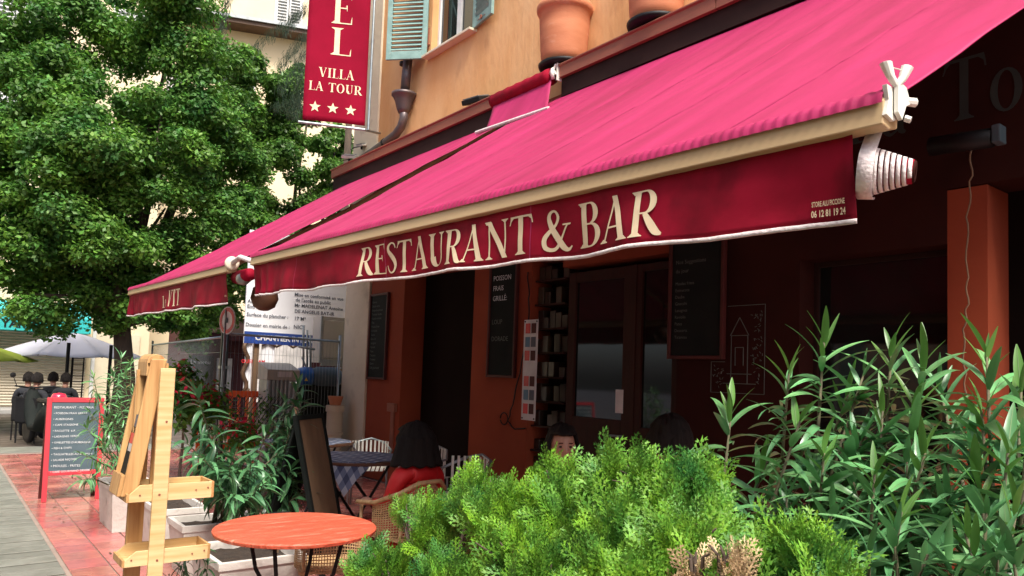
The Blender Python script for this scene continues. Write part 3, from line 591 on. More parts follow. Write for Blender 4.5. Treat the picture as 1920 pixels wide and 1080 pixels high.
# printed card strip hanging by the pier
cs = thing('hanging_card_strip', 'white laminated strip of small pictures hanging beside the orange pier', 'poster', (XF - .12, 6.45, 1.1))
cx = XF - .12
m_ = MB(); m_.bb(cx, cx + .004, 6.22, 6.46, 1.12, 2.22); m_.build('card', 'paper', cs)
for k in range(7):
    for j in range(2):
        if k == 3: continue
        z = 2.07 - k * .15 + (.02 if k > 3 else 0); m_ = MB(); m_.bb(cx - .004, cx - .002, 6.25 + j * .1, 6.33 + j * .1, z, z + .11); m_.build('picture', ['board_maroon', 'print_blue', 'print_grey', 'sign_red'][(k * 2 + j * 3) % 4], cs)
m_ = MB()
for y_ in (6.24, 6.44):
    for z_ in (1.14, 2.2): m_.lathe((cx - .003, y_, z_), [(.009, -.004), (.009, .004)], 8, (1, 0, 0))
m_.build('pin', 'black_metal', cs)
# cables
def cable(label, pts, r, m, nm='hanging_cable', cat='cable'):
    m_ = MB(); P2 = []
    for i in range(len(pts) - 1):
        for k in range(6): P2.append(lerp(pts[i], pts[i + 1], k / 6) + Vector((0, .01 * math.sin(i * 2 + k), 0)))
    P2.append(Vector(pts[-1])); m_.tube(P2, r, 5); return tag(m_.build(nm, m, smooth=True), label, cat)
cable('pale thin cord hanging in front of the right hand pier', [at(p, q, X=XF - .1) for p, q in ((1822, 280), (1820, 340), (1812, 420), (1815, 520), (1813, 580), (1805, 625), (1810, 700), (1812, 760))], .006, 'plywood')
cable('dark cable looping down the orange pier beside the picture strip', [at(p, q, X=XF - .03) for p, q in ((990, 510), (992, 560), (990, 620), (975, 700), (958, 770), (952, 790), (965, 805), (985, 803))], .008, 'black_metal')
m_ = MB(); cc = at(945, 785, X=XF - .03); m_.tube([cc + Vector((0, math.cos(a) * .07, math.sin(a) * .07)) for a in [k * .5 for k in range(13)]], .007, 5); tag(m_.build('cable_coil', 'black_metal', smooth=True), 'small coil of dark cable on the orange pier', 'cable')
m_ = MB(); m_.bb(XF - .05, XF - .002, 9.44, 9.66, 1.02, 1.14); m_.bb(XF - .03, XF - .002, 9.5, 9.58, .4, 1.02); tag(m_.build('meter_box', 'rust_metal', bevel=.005), 'small orange box with conduit low on the wall beside the dark entrance', 'meter box')
# line drawing panel
mu = thing('tower_drawing', 'white outline drawing of a bell tower framed on the wall coloured dark as shade', 'mural', (XF - .003, 3.75, 1.5))
m_ = MB(); x = XF - .004
def fl(y0, z0, y1, z1, t=.008): m_.box((x, (y0 + y1) / 2, (z0 + z1) / 2), (.003, math.hypot(y1 - y0, z1 - z0), t), Matrix.Rotation(math.atan2(z1 - z0, y1 - y0), 3, 'X'))
for a in ((3.50, 2.25, 3.86, 2.25), (3.50, 2.25, 3.50, 1.52), (3.50, 1.52, 4.02, 1.52), (4.02, 1.52, 4.02, 1.78), (4.02, 1.78, 3.88, 1.78)): fl(*a, .005)
for a in ((3.66, 1.6, 3.66, 2.0), (3.82, 1.6, 3.82, 2.0), (3.66, 2.0, 3.82, 2.0), (3.65, 2.0, 3.74, 2.15), (3.83, 2.0, 3.74, 2.15), (3.70, 1.75, 3.70, 1.9), (3.78, 1.75, 3.78, 1.9), (3.7, 1.9, 3.78, 1.9), (3.62, 1.68, 3.86, 1.68), (3.58, 1.6, 3.9, 1.6)): fl(*a, .006)
for k in range(70):
    y_, z_ = (random.uniform(3.52, 3.62), random.uniform(1.6, 2.2)) if k < 50 else (random.uniform(3.9, 4.0), random.uniform(1.55, 1.75)); a = random.uniform(0, 3); fl(y_, z_, y_ + .02 * math.cos(a), z_ + .02 * math.sin(a), .004)
m_.build('outline', 'chalk_dim', mu)
# name on the dark fascia
fas = thing('fascia_lettering', 'large faint serif name letters on the dark wall high under the near awning', 'lettering', (XF - .004, 2, 3.4))
yT0 = 2.14; fx = lambda y0, y1, z0, cap: (lambda a, b, l: Vector((XF - .006 - l, y0 + (y1 - y0) * a, z0 + b * cap)))
serif_text('Tour', fx(2.16, 1.25, 3.40, .42), 'faded_letter', 'letter', fas)
serif_text('La', fx(2.85, 2.36, 3.40, .42), 'faded_letter', 'letter', fas)
# heater bar
hb = thing('wall_heater', 'long black bar heater mounted above the right hand pier', 'heater', (XF - .3, 2, 3.25))
ha, hb_ = at(1745, 275, X=XF - .35), at(1862, 258, X=XF - .35)
m_ = MB(); m_.tube([ha, hb_], .06, 10); m_.build('housing', 'black_metal', hb, smooth=True)
m_ = MB(); m_.box(hb_ + Vector((0, -.03, .01)), (.1, .05, .11)); m_.build('end_cap', 'slate_blue', hb, bevel=.008)
m_ = MB(); m_.box(lerp(ha, hb_, .5) + Vector((.17, 0, .05)), (.33, .04, .03)); m_.build('bracket', 'black_metal', hb)

# ================================================================== HOTEL BANNER
bn = thing('hotel_banner', 'tall crimson hotel banner with three stars on brackets from the cream pilaster', 'banner', (5, 10.2, 5.2))
bl, br_ = at(567, 224, Y=10.62), at(684, 236, Y=10.15); bl.z -= 0
dirB = (br_ - bl); H_ = 2.7; up = Vector((0.0, 0, 1))
def ban(u, v, lift=0):
    p = bl + dirB * u + up * (H_ * v); n = dirB.cross(up).normalized()
    return p + n * (.012 * math.sin(v * 7 + u * 3) + lift)
m_ = MB(); m_.grid(lambda u, v: ban(u, v), 12, 30); bc = m_.build('cloth', 'banner_cloth', bn, smooth=True, solid=.004)
Wb = dirB.length
def bmap(u0, u1, v0, cap): return lambda x, y, l: ban(u0 + (u1 - u0) * x, (v0 + y * cap) / H_, .006 + l)
pxz = lambda py: at(625, py, Y=10.4).z - at(625, 230, Y=10.4).z
serif_text('E', bmap(.36, .74, pxz(41), pxz(-16) - pxz(41)), 'cream_print', 'lettering', bn)
serif_text('L', bmap(.37, .74, pxz(101), pxz(49) - pxz(101)), 'cream_print', 'lettering', bn)
serif_text('VILLA', bmap(.22, .80, pxz(146), pxz(128) - pxz(146)), 'cream_print', 'lettering', bn)
serif_text('LA TOUR', bmap(.07, .93, pxz(173), pxz(156) - pxz(173)), 'cream_print', 'lettering', bn)
for k in range(3):
    m_ = MB(); cu_, cv = .19 + k * .285, pxz(204); rr = .088
    pts = [ban(cu_ + math.sin(a) * r / Wb, (cv + math.cos(a) * r) / H_, .007) for a, r in ((math.pi * j / 5, rr if j % 2 == 0 else rr * .42) for j in range(10))]
    m_.add([ban(cu_, cv / H_, .007)] + pts, [(0, 1 + j, 1 + (j + 1) % 10) for j in range(10)]); m_.build('star', 'cream_print', bn)
m_ = MB(); m_.tube([bl + Vector((-.06, 0, -.05)), br_ + Vector((.0, 0, -.06)), at(712, 250, X=XF - .03)], .02, 8); m_.tube([br_ + Vector((.06, 0, -.05)), br_ + Vector((.06, 0, H_))], .02, 8); m_.build('bracket', 'galvanised', bn)

# ================================================================== NEIGHBOUR BUILDINGS
def facade_house(name, label, x0, x1, y, z1, m, rz=0, pivot=None, depth=8):
    t = thing(name, label, 'building', pivot or (x0, y, 0), rz); m_ = MB(); m_.bb(x0 - t.location.x, x1 - t.location.x, y - t.location.y, y + depth - t.location.y, 0, z1); m_.build('wall', m, t, False); return t
def far_window(t, lx, z0, w_, h_, y=-.0, shut=True):
    m_ = MB(); m_.bb(lx - .06, lx + w_ + .06, y - .05, y + .02, z0 - .06, z0 + h_ + .06); f_ = m_.build('window', 'white_frame', t, False)
    m_ = MB(); m_.bb(lx, lx + w_, y - .06, y - .052, z0, z0 + h_); m_.build('pane', 'glass_dark', f_, False)
    if shut:
        for s_ in (0, 1):
            m_ = MB(); xx = lx + (w_ / 2 + .02) * s_; ww = w_ / 2 - .02; m_.bb(xx, xx + ww, y - .10, y - .07, z0, z0 + h_); sh_ = m_.build('shutter', 'white_frame', f_, False)
            m_ = MB()
            for k in range(int(h_ / .14)): m_.box((xx + ww / 2, y - .11, z0 + .08 + k * .14), (ww - .14, .02, .09), Matrix.Rotation(R_(25), 3, 'X'))
            m_.build('louvre_row', 'grey_metal', sh_, False)
A = facade_house('shop_building', 'cream house with roller shutter and turquoise awning at the end of the street', -14, 5.8, 27.5, 19, 'far_plaster')
A.location = (-14, 27.5, 0)
far_window(A, 14 + at(-25, 110, Y=27.5).x, at(10, 108, Y=27.5).z, 1.25, 2.1)
far_window(A, 14 + at(-45, 300, Y=27.5).x, at(10, 290, Y=27.5).z, 1.25, 1.9)
far_window(A, 14 + 4.1, 7.6, 1.0, 1.8); far_window(A, 14 + 4.1, 11.6, 1.0, 1.8)
# roller shutter with slats
m_ = MB(); sx0, sx1 = 14 - 1.0, 14 + 3.95; m_.bb(sx0, sx1, -.06, -.01, .1, 2.6); rs = m_.build('roller_shutter', 'shutter_cream', A, False)
sl = MB(); sl.prism([(sx0, -.065, -.03), (sx0, -.10, 0), (sx0, -.065, .052)], (sx1 - sx0, 0, 0)); s0 = None
for k in range(28):
    if s0 is None: s0 = sl.build('slat', 'shutter_cream', rs, False); o = s0
    else: o = s0.copy(); col.objects.link(o)
    o.location = (0, 0, .16 + k * .086)
m_ = MB(); m_.bb(14 + 4.2, 14 + 5.5, -.08, -.01, .1, 2.5); m_.build('door', 'cream_plaster', A, False)
m_ = MB(); m_.bb(14 + 4.1, 14 + 4.2, -.12, -.01, .1, 2.7); m_.bb(14 + 5.0, 14 + 5.06, -.12, -.08, .1, 2.5); m_.build('door_frame', 'white_frame', A, False)
ta = thing('turquoise_awning', 'turquoise shop awning with dark lettering above the roller shutter', 'awning', (1, 26.6, 2.7))
zt = at(60, 592, Y=26.3).z; m_ = MB(); x1_ = at(172, 600, Y=26.3).x
m_.prism([(-2, 26.3, zt - .45), (-2, 26.3, zt), (-2, 27.4, zt + .5), (-2, 27.4, zt - .45)], (x1_ + 2, 0, 0)); m_.build('canopy', 'turquoise', ta)
text('YARIZ', .32, at(2, 612, Y=26.29), (1, 0, 0), (0, 0, 1), 'slate_black', ta, bold=.01)
B = facade_house('cream_apartment_house', 'tall cream apartment house with dark eave behind the trees', 0, 22, 0, 20, 'far_plaster', R_(-20.5), (at(330, 300, Y=34).x, 34, 0))
B.location = (4.4, 35.5, 0)
B.children[0].location = (0, 0, 0)
def onB(px, py):                                        # photo point on that house front
    d = CAMR @ Vector(((px - CX) / CF, -(py - CY) / CF, -1.0)); a = R_(-20.5); n = Vector((-math.sin(a), math.cos(a), 0)); o = Vector((4.4, 35.5, 0))
    t_ = (o - Vector((0, 0, CH))).dot(n) / d.dot(n); p = Vector((0, 0, CH)) + d * t_; q_ = Matrix.Rotation(-a, 3, 'Z') @ (p - o); return q_
for w_ in KIDS(B):                                      # wall was built in world metres round the pivot
    me = w_.data; bpy.data.objects.remove(w_)
m_ = MB(); m_.bb(-12, 24, 0, 8, 0, 22); m_.build('wall', 'far_plaster', B, False)
q_ = onB(516, 52); far_window(B, q_.x, q_.z, 1.1, 1.5)
q_ = onB(425, 118); far_window(B, q_.x - .3, q_.z - 1.2, 1.5, 1.4, shut=False)
q_ = onB(290, 210); far_window(B, q_.x, q_.z, 1.1, 1.9)
q_ = onB(480, 60); m_ = MB(); m_.bb(-12, 24, -.9, 0, q_.z - .1, q_.z + .12); m_.build('eave', 'scroll_brown', B, False)
for px in (180, 640): q_ = onB(px, 30); far_window(B, q_.x, q_.z - 4, 1.1, 1.7)
m_ = MB(); m_.bb(-12, 24, -1.0, -.88, q_.z * 0 + onB(480, 57).z, onB(480, 57).z + .14); m_.build('gutter', 'grey_metal', B, False)
# maroon shop below the trees
S = thing('maroon_shopfront', 'maroon shopfront under the trees with chalk menus beside its door', 'shop', (9.5, 24, 0))
m_ = MB(); m_.bb(6.3, 13.5, 24, 27, 0, 3.1); m_.build('wall', 'maroon_wall', S)
m_ = MB(); m_.prism([(6.3, 23.99, 3.0), (6.3, 22.9, 2.55), (6.3, 22.9, 2.35), (6.3, 23.99, 2.5)], (7.2, 0, 0)); m_.build('canopy', 'maroon_wall', S)
pa = at(352, 700, Y=23.9); m_ = MB(); m_.bb(pa.x, pa.x + .75, 23.9, 23.98, pa.z - .5, pa.z + .55); m_.build('menu_board', 'slate_black', S)
text('Le menu', .17, (pa.x + .05, 23.895, pa.z + .3), (1, 0, 0), (0, 0, 1), 'chalk', S)
m_ = MB(); m_.bb(pa.x + .85, pa.x + 1.3, 23.9, 23.98, pa.z - .5, pa.z + .5); m_.build('white_notice', 'paper', S)
# house across the street, behind the camera's left shoulder
O = thing('opposite_house', 'pale house with green shutters across the narrow street, seen only as a reflection', 'building', (-5.5, 3, 0))
m_ = MB(); m_.bb(-13, -5.5, -14, 13, 0, 7.2); m_.build('wall', 'cream_plaster', O)
for k in range(6):
    for z_ in (1.0, 4.6):
        y_ = -11 + k * 4; m_ = MB(); m_.bb(-5.5, -5.44, y_, y_ + 1.1, z_, z_ + 1.8); f_ = m_.build('window', 'white_frame', O)
        m_ = MB(); m_.bb(-5.438, -5.43, y_ + .08, y_ + 1.02, z_ + .08, z_ + 1.72); m_.build('pane', 'glass_dark', f_)
        for s_ in (-.6, 1.15): m_ = MB(); m_.bb(-5.5, -5.45, y_ + s_, y_ + s_ + .55, z_, z_ + 1.8); m_.build('shutter', 'teal_paint', f_)

# ================================================================== TREES
def leaf_cloud(centres, radii, n, size, flat=.75, shell=.55):
    """diamond leaves scattered in clumps; returns V,F"""
    k = len(centres); wgt = np.array([r[0] * r[1] for r in radii]); wgt = wgt / wgt.sum(); idx = rng.choice(k, n, p=wgt)
    C_ = np.array([tuple(c) for c in centres])[idx]; Rr = np.array(radii)[idx]
    d = rng.normal(size=(n, 3)); d /= np.linalg.norm(d, axis=1)[:, None]; rad = shell + (1 - shell) * rng.random(n) ** .7; rad *= 1 + .22 * rng.normal(size=n)
    P_ = C_ + d * rad[:, None] * Rr
    nrm = d * .7 + rng.normal(size=(n, 3)) * .6 + np.array([0, 0, .7]); nrm /= np.linalg.norm(nrm, axis=1)[:, None]
    a = rng.normal(size=(n, 3)); a -= nrm * (a * nrm).sum(1)[:, None]; a /= np.linalg.norm(a, axis=1)[:, None]; b = np.cross(nrm, a)
    s = size * (.6 + .8 * rng.random(n))[:, None]
    V = np.empty((n, 4, 3)); V[:, 0] = P_ - a * s; V[:, 1] = P_ + b * s * .55 - nrm * s * .15; V[:, 2] = P_ + a * s; V[:, 3] = P_ - b * s * .55 - nrm * s * .15
    return V.reshape(-1, 3), np.arange(n * 4).reshape(n, 4)
def tree(name, label, base, clumps, n, size, m, trunk_r=.22, group='leafy trees on the square'):
    t = thing(name, label, 'tree', base, 0, group); base = Vector(base); o = np.array(tuple(base))
    ctr = sum((Vector(c[0]) for c in clumps), Vector()) / len(clumps)
    m_ = MB(); fork = base + (Vector((ctr.x, ctr.y, ctr.z)) - base) * .42; m_.tube([base, lerp(base, fork, .5) + Vector((.1, .05, 0)), fork], [trunk_r, trunk_r * .8, trunk_r * .65], 12); tr = m_.build('trunk', 'bark', t, smooth=True)
    for c, r in clumps[::2]:
        m_ = MB(); c = Vector(c); mid = lerp(fork, c, .5) + Vector((random.uniform(-.3, .3), random.uniform(-.3, .3), .25)); m_.tube([fork, mid, c], [trunk_r * .45, trunk_r * .25, .02], 6); m_.build('limb', 'bark', tr, smooth=True)
    sub = []; rad = []
    for c, r in clumps:
        for _ in range(9):
            d = Vector((random.gauss(0, 1), random.gauss(0, 1), random.gauss(0, 1))).normalized(); sub.append(Vector(c) + Vector((d.x * r, d.y * r, d.z * r * .75)) * random.uniform(.45, 1)); q = r * random.uniform(.28, .5); rad.append((q, q, q * .62))
    V, F = leaf_cloud(sub, rad, n, size); me = npmesh('crown', V - o, F)
    stuff(link('crown', me, m, t))
def clump_px(lst, Y): return [((lambda p: (p.x, p.y, p.z))(at(px, py, Y=Y + dy)), r * Y / CF * 1.15) for px, py, r, dy in lst]
T1 = clump_px([(130, 60, 80, 0), (230, 30, 90, .5), (330, 50, 90, -.5), (410, 110, 60, .3), (100, 150, 70, -.6), (200, 150, 100, .5), (310, 170, 90, -1), (30, 190, 60, 0), (60, 270, 70, .5), (150, 280, 90, -.8), (260, 260, 70, 1), (380, 260, 80, 0), (60, 360, 80, 0), (190, 400, 90, -1), (310, 390, 90, -.5), (410, 360, 70, .5), (40, 460, 80, .5), (140, 480, 90, 0), (260, 490, 90, .6), (370, 480, 70, 0), (40, 550, 70, 0), (150, 570, 60, .5), (260, 570, 70, 0), (350, 560, 60, .5), (-60, 300, 100, 0), (-60, 450, 100, 0), (330, 620, 50, 1), (400, 560, 60, 1), (430, 210, 60, .6), (440, 300, 60, .4), (450, 400, 60, .6), (440, 470, 50, .3), (20, 100, 50, 0), (60, 110, 60, .5), (0, 240, 60, 0), (90, 230, 60, 0), (390, 190, 60, .5), (350, 240, 60, -.4), (200, 330, 70, -1), (330, 300, 60, -1)], 18)
tree('broadleaf_tree', 'big dark green broadleaf tree filling the left, in front of the shuttered shop', (3.4, 18.4, 0), T1, 260000, .052, 'tree_leaf', .26)
T2 = clump_px([(470, 170, 70, 0), (540, 190, 60, .5), (590, 150, 45, 0), (480, 270, 70, 0), (560, 290, 70, -.6), (610, 330, 50, 0), (630, 270, 40, 0), (440, 380, 60, 0), (520, 400, 70, .5), (590, 400, 60, 0), (470, 470, 60, 0), (550, 470, 60, 0), (640, 300, 30, .4), (430, 540, 70, 0)], 22)
tree('broadleaf_tree', 'paler leafy tree behind the far awning and left of the hotel banner', (8.6, 22.3, 0), T2, 110000, .064, 'tree_leaf_pale', .2)
# drooping conifer boughs beside the banner
pt_ = thing('conifer_tree', 'thin dark conifer with drooping boughs beside the hotel banner', 'tree', (8.4, 19, 0)); m_ = MB()
tip = at(668, -40, Y=19); m_.tube([(tip.x + .1, 19, 0), (tip.x, 19, 6), tip], [.16, .12, .05], 8); m_.build('trunk', 'bark', pt_, smooth=True)
Vv = []
for (px, py, px2, py2) in ((575, 60, 520, 130), (575, 90, 525, 170), (570, 120, 540, 210), (575, 150, 550, 220), (560, 20, 450, 110), (430, -20, 410, 70), (575, 10, 530, 60), (575, 170, 515, 200)):
    a, b = at(px, py, Y=19), at(px2, py2, Y=18.6)
    for k in range(420):
        u = random.random(); p = lerp(a, b, u) + Vector((random.gauss(0, .07), random.gauss(0, .07), random.gauss(0, .05))); d = Vector((random.gauss(0, .3), random.gauss(0, .3), -1)).normalized() * random.uniform(.1, .22); s_ = d.orthogonal().normalized() * .008
        Vv += [p - s_, p + s_, p + d + s_ * .4, p + d - s_ * .4]
stuff(link('needle_boughs', npmesh('needle_boughs', np.array([tuple(v) for v in Vv]) - np.array((8.4, 19, 0)), np.arange(len(Vv)).reshape(-1, 4)), 'pine_needle', pt_))

# ================================================================== LEAFY SHRUBS (oleander)
def leaf_mesh(name, length, width, droop, m, fold=.25, n=7):
    vs, fs = [], []; 
    for i in range(n + 1):
        u = i / n; x = length * u; ang = droop * u; z = 0; 
        xx = length * (math.sin(droop * u) / droop if droop else u); zz_ = length * ((math.cos(droop * u) - 1) / droop if droop else 0)
        w_ = width / 2 * (math.sin(math.pi * min(1, u ** .75 * .96 + .03)) ** .8) + .0006; up_ = w_ * fold
        vs += [(xx, -w_, zz_ + up_), (xx, 0, zz_), (xx, w_, zz_ + up_)]
    for i in range(n):
        a = i * 3; fs += [(a, a + 3, a + 4, a + 1), (a + 1, a + 4, a + 5, a + 2)]
    o = len(vs)
    for i in range(n):                                   # pale midrib
        u = i / n; 
    for i in range(n + 1):
        u = i / n; xx = vs[i * 3 + 1][0]; z_ = vs[i * 3 + 1][2]; r_ = width * .045 * (1 - u * .7); vs += [(xx, -r_, z_ + .0012 + r_ * fold), (xx, r_, z_ + .0012 + r_ * fold)]
    ribs = [(o + i * 2, o + i * 2 + 2, o + i * 2 + 3, o + i * 2 + 1) for i in range(n)]
    me = bpy.data.meshes.new(name); me.from_pydata(vs, [], fs + ribs); me.materials.append(M[m]); me.materials.append(M['leaf_rib'])
    for i, p in enumerate(me.polygons): p.use_smooth = True; p.material_index = 1 if i >= len(fs) else 0
    me.update(); return me
LM = {'mid': [leaf_mesh('leaf', .20, .028, d, 'oleander_leaf') for d in (.6, 1.0, 1.4, 1.8)],
      'young': [leaf_mesh('leaf', .12, .019, d, 'oleander_young') for d in (.15, .4)],
      'dry': [leaf_mesh('leaf', .12, .022, 1.9, 'oleander_dry')]}
def orient(d, upv=Vector((0, 0, 1))):
    x = d.normalized(); y = upv.cross(x)
    if y.length < .05: y = Vector((0, 1, 0)).cross(x)
    y.normalize(); z = x.cross(y); return Matrix((x, y, z)).transposed()
def leafy_shrub(label, base, tips, plant_mesh=LM, per=24, scale=1.0, node=.022, cat='shrub', name='oleander_bush', limit=290, group='oleander bushes', droopy=0, start=.32):
    t = thing(name, label, cat, base, 0, group); base = Vector(base); made = 0; Vx, Fx = [], []
    for tip in tips:
        tip = Vector(tip); root = base + Vector((random.uniform(-.1, .1), random.uniform(-.1, .1), 0)); mid = lerp(root, tip, .5) + Vector((random.uniform(-.06, .06), random.uniform(-.06, .06), .03))
        pts = [root, lerp(root, mid, .5) + Vector((random.uniform(-.02, .02),) * 3), mid, lerp(mid, tip, .5) + Vector((random.uniform(-.02, .02), random.uniform(-.02, .02), .01)), tip]
        m_ = MB(); m_.tube(pts, [.011 * scale, .009 * scale, .007 * scale, .006 * scale, .003 * scale], 6); m_.build('stem', 'stem_green', t, smooth=True)
        axis = (tip - pts[3]).normalized(); az = random.random() * 6
        for k in range(per):
            f = k / per; pos = tip - axis * (node * scale * k * .62) if f < .8 else lerp(tip, pts[2], f * .9)
            az += 2.1 + random.uniform(-.3, .3); el = (1.25 - f * 2.4 if f < .2 else .62 - f * (1.1 + droopy)) + random.uniform(-.22, .22) if f < .6 else random.uniform(-.6 - droopy, .3)
            h = axis.orthogonal().normalized(); h = Matrix.Rotation(az, 3, axis) @ h; d = h * math.cos(el) + axis * math.sin(el)
            if f < .10: me = random.choice(plant_mesh['young'])
            elif random.random() < .035 and f > .5: me = plant_mesh['dry'][0]
            else: me = random.choice(plant_mesh['mid'][:2] if f < .45 else plant_mesh['mid'])
            s_ = scale * random.uniform(.75, 1.15); mt = Matrix.Translation(pos - base) @ (orient(d).to_4x4()) @ Matrix.Rotation(random.uniform(-.6, .6), 4, 'X') @ Matrix.Diagonal((s_ * random.uniform(.75, 1.08), s_ * random.uniform(.65, 1.08), s_, 1))
            if made < limit:
                o = bpy.data.objects.new('leaf', me); col.objects.link(o); o.parent = t; o.matrix_local = mt; made += 1
            else:
                b0 = sum(len(v) for v in Vx); co = np.empty(len(me.vertices) * 3); me.vertices.foreach_get('co', co); co = co.reshape(-1, 3); A_ = np.array(mt); Vx.append(co @ A_[:3, :3].T + A_[:3, 3])
                Fx.append(np.array([list(p.vertices) for p in me.polygons]) + b0)
    if Vx: stuff(link('leaf_mass', npmesh('leaf_mass', np.concatenate(Vx), np.concatenate(Fx)), 'oleander_mass', t, smooth=True))
    return t
def tipsat(lst): return [at(px, py, X=x) for px, py, x in lst]
leafy_shrub('left oleander bush in the right foreground, its lone shoot leaning towards the doors', (1.82, 1.28, .40), tipsat([(1372, 765, 1.84), (1480, 690, 1.88), (1545, 640, 1.84), (1500, 790, 1.72), (1440, 860, 1.84), (1545, 850, 1.68), (1590, 740, 1.92), (1475, 930, 1.68), (1560, 960, 1.60), (1620, 820, 1.84), (1430, 980, 1.80), (1520, 900, 1.75), (1580, 1010, 1.6), (1620, 700, 1.9), (1500, 1010, 1.6)]), per=44, scale=.86, limit=296)
leafy_shrub('middle oleander bush between the two others in the right foreground', (1.82, .92, .40), tipsat([(1672, 655, 1.92), (1735, 665, 1.92), (1712, 760, 1.84), (1655, 770, 1.84), (1640, 890, 1.68), (1735, 850, 1.68), (1690, 960, 1.60), (1600, 900, 1.76), (1780, 930, 1.68), (1675, 990, 1.52), (1790, 800, 1.88), (1700, 860, 1.75), (1630, 1040, 1.5), (1740, 1040, 1.5), (1600, 820, 1.85)]), per=44, scale=.86, limit=296)
leafy_shrub('right oleander bush cut off by the right edge of the photo', (1.80, .58, .40), tipsat([(1850, 665, 1.84), (1915, 720, 1.84), (1840, 770, 1.80), (1890, 850, 1.68), (1830, 900, 1.68), (1905, 960, 1.60), (1810, 1000, 1.56), (1870, 1050, 1.52), (1780, 1060, 1.52), (1925, 820, 1.76), (1760, 720, 2.00), (1850, 960, 1.6), (1900, 1050, 1.5), (1820, 840, 1.75)]), per=44, scale=.86, limit=296)

# ================================================================== THUJA
def spray_mesh(L=.13, nt=11):
    vs, fs = [], []
    def scale_leaf(p, d, s):
        d = d.normalized(); n = Vector((-d.y, d.x, 0)); o = len(vs); q = random.uniform(-.003, .003)
        vs.extend([p - n * s * .30, p + d * s * .5 - n * s * .1 + Vector((0, 0, q)), p + d * s, p + n * s * .30]); fs.append((o, o + 1, o + 2, o + 3))
    for k in range(nt):
        u = (k + .5) / nt; y = L * u; sd = 1 if k % 2 else -1; tl = L * .46 * (1 - u * .72) * (.5 + .5 * min(1, u * 4)); d = Vector((sd * .8, .75, 0)).normalized()
        scale_leaf(Vector((0, y, 0)), Vector((0, 1, 0)), L * .13)
        m = max(2, int(tl / .008))
        for j in range(m):
            p = Vector((0, y, 0)) + d * (tl * (j + .3) / m) + Vector((0, 0, .10 * tl * (j / m) ** 2)); s = .0125 * random.uniform(.8, 1.2)
            scale_leaf(p, d + Vector((0, .25, 0)), s)
            if j and j % 2 == 0: scale_leaf(p, Vector((sd * .1, 1, 0)), s * 1.15); 
            elif j: scale_leaf(p, Vector((sd, .0, 0)), s * 1.05)
    scale_leaf(Vector((0, L * .97, 0)), Vector((0, 1, 0)), L * .13)
    return np.array([tuple(v) for v in vs]), np.array(fs)
SPR = [spray_mesh(.12, 11), spray_mesh(.10, 10), spray_mesh(.14, 12)]
def thuja(name, label, base, lobes, n, m='thuja_leaf', smin=.62, smax=1.05, group='thuja bushes'):
    """lobes: (centre, radius xyz); sprays point out and up from the lobe surface"""
    t = thing(name, label, 'shrub', base, 0, group); base = Vector(base); Vx, Fx = [], []; cntv = 0
    wt = np.array([l[1][0] * l[1][2] for l in lobes]); wt = wt / wt.sum()
    per = 9 if m != 'thuja_dead' else 6
    for i in range(n // per):
        c, r = lobes[rng.choice(len(lobes), p=wt)]; c = Vector(c)
        d = Vector(rng.normal(size=3)).normalized()
        if d.z < -.35: d.z *= -1
        rad = 1 - .45 * random.random() ** 1.8; p = c + Vector((d.x * r[0], d.y * r[1], d.z * r[2])) * rad
        if p.z < .35: continue
        g0 = (d * .5 + Vector((0, 0, 1.0)) + Vector(rng.normal(size=3)) * .22).normalized()
        nrm0 = (Vector(rng.normal(size=3)) + Vector((-.8, -.8, .1))).normalized()
        for q in range(per):                            # one branchlet: sprays fanning from a twig, the lower ones wider
            u = q / per; side = 1 if q % 2 else -1
            g = (g0 + g0.cross(nrm0).normalized() * side * (1 - u) * .95 + Vector(rng.normal(size=3)) * .12).normalized()
            nrm = nrm0 + Vector(rng.normal(size=3)) * .3; nrm = (nrm - g * nrm.dot(g)).normalized(); xx = g.cross(nrm); pos = p + g0 * (u * .10 - .10)
            Rm = np.array([tuple(xx), tuple(g), tuple(nrm)]).T * random.uniform(smin, smax) * (.95 - .25 * u); v, f = SPR[(i + q) % 3]
            v2 = v.copy(); v2[:, 2] += -1.8 * v2[:, 1] ** 2 * random.uniform(-1, 1.5)
            Vx.append(v2 @ Rm.T + np.array(tuple(pos - base))); Fx.append(f + cntv); cntv += len(v)
    stuff(link('foliage', npmesh('foliage', np.concatenate(Vx), np.concatenate(Fx)), m, t))
    for c, r in lobes:
        c = Vector(c); root = Vector((base.x + random.uniform(-.05, .05), base.y + random.uniform(-.05, .05), base.z)); m_ = MB(); q = c + Vector((0, 0, r[2] * .6)); m_.tube([root, lerp(root, q, .5) + Vector((random.uniform(-.04, .04), random.uniform(-.04, .04), 0)), q], [.014, .009, .003], 6); m_.build('branch', 'bark', t, smooth=True)
        for _ in range(5):
            e = c + Vector((random.uniform(-1, 1) * r[0], random.uniform(-1, 1) * r[1], random.uniform(-.2, .9) * r[2])); m_ = MB(); m_.tube([lerp(root, c, .7), lerp(c, e, .5), e], [.006, .004, .002], 5); m_.build('twig', 'bark', t, smooth=True)
    return t
def lob(lst): return [(at(px, py, X=x), (rx, ry, rz)) for px, py, x, rx, ry, rz in lst]
thuja('thuja_bush', 'leftmost bright green thuja bush beside the round red table', (1.5, 2.4, .4), lob([(720, 1072, 1.505, 0.114, 0.157, 0.105), (820, 992, 1.591, 0.121, 0.143, 0.124), (890, 942, 1.591, 0.100, 0.114, 0.105), (950, 982, 1.505, 0.114, 0.114, 0.124), (760, 962, 1.677, 0.071, 0.071, 0.062), (850, 1122, 1.376, 0.143, 0.143, 0.124), (700, 1152, 1.462, 0.143, 0.178, 0.093), (975, 1072, 1.376, 0.107, 0.107, 0.124)]), 1750)
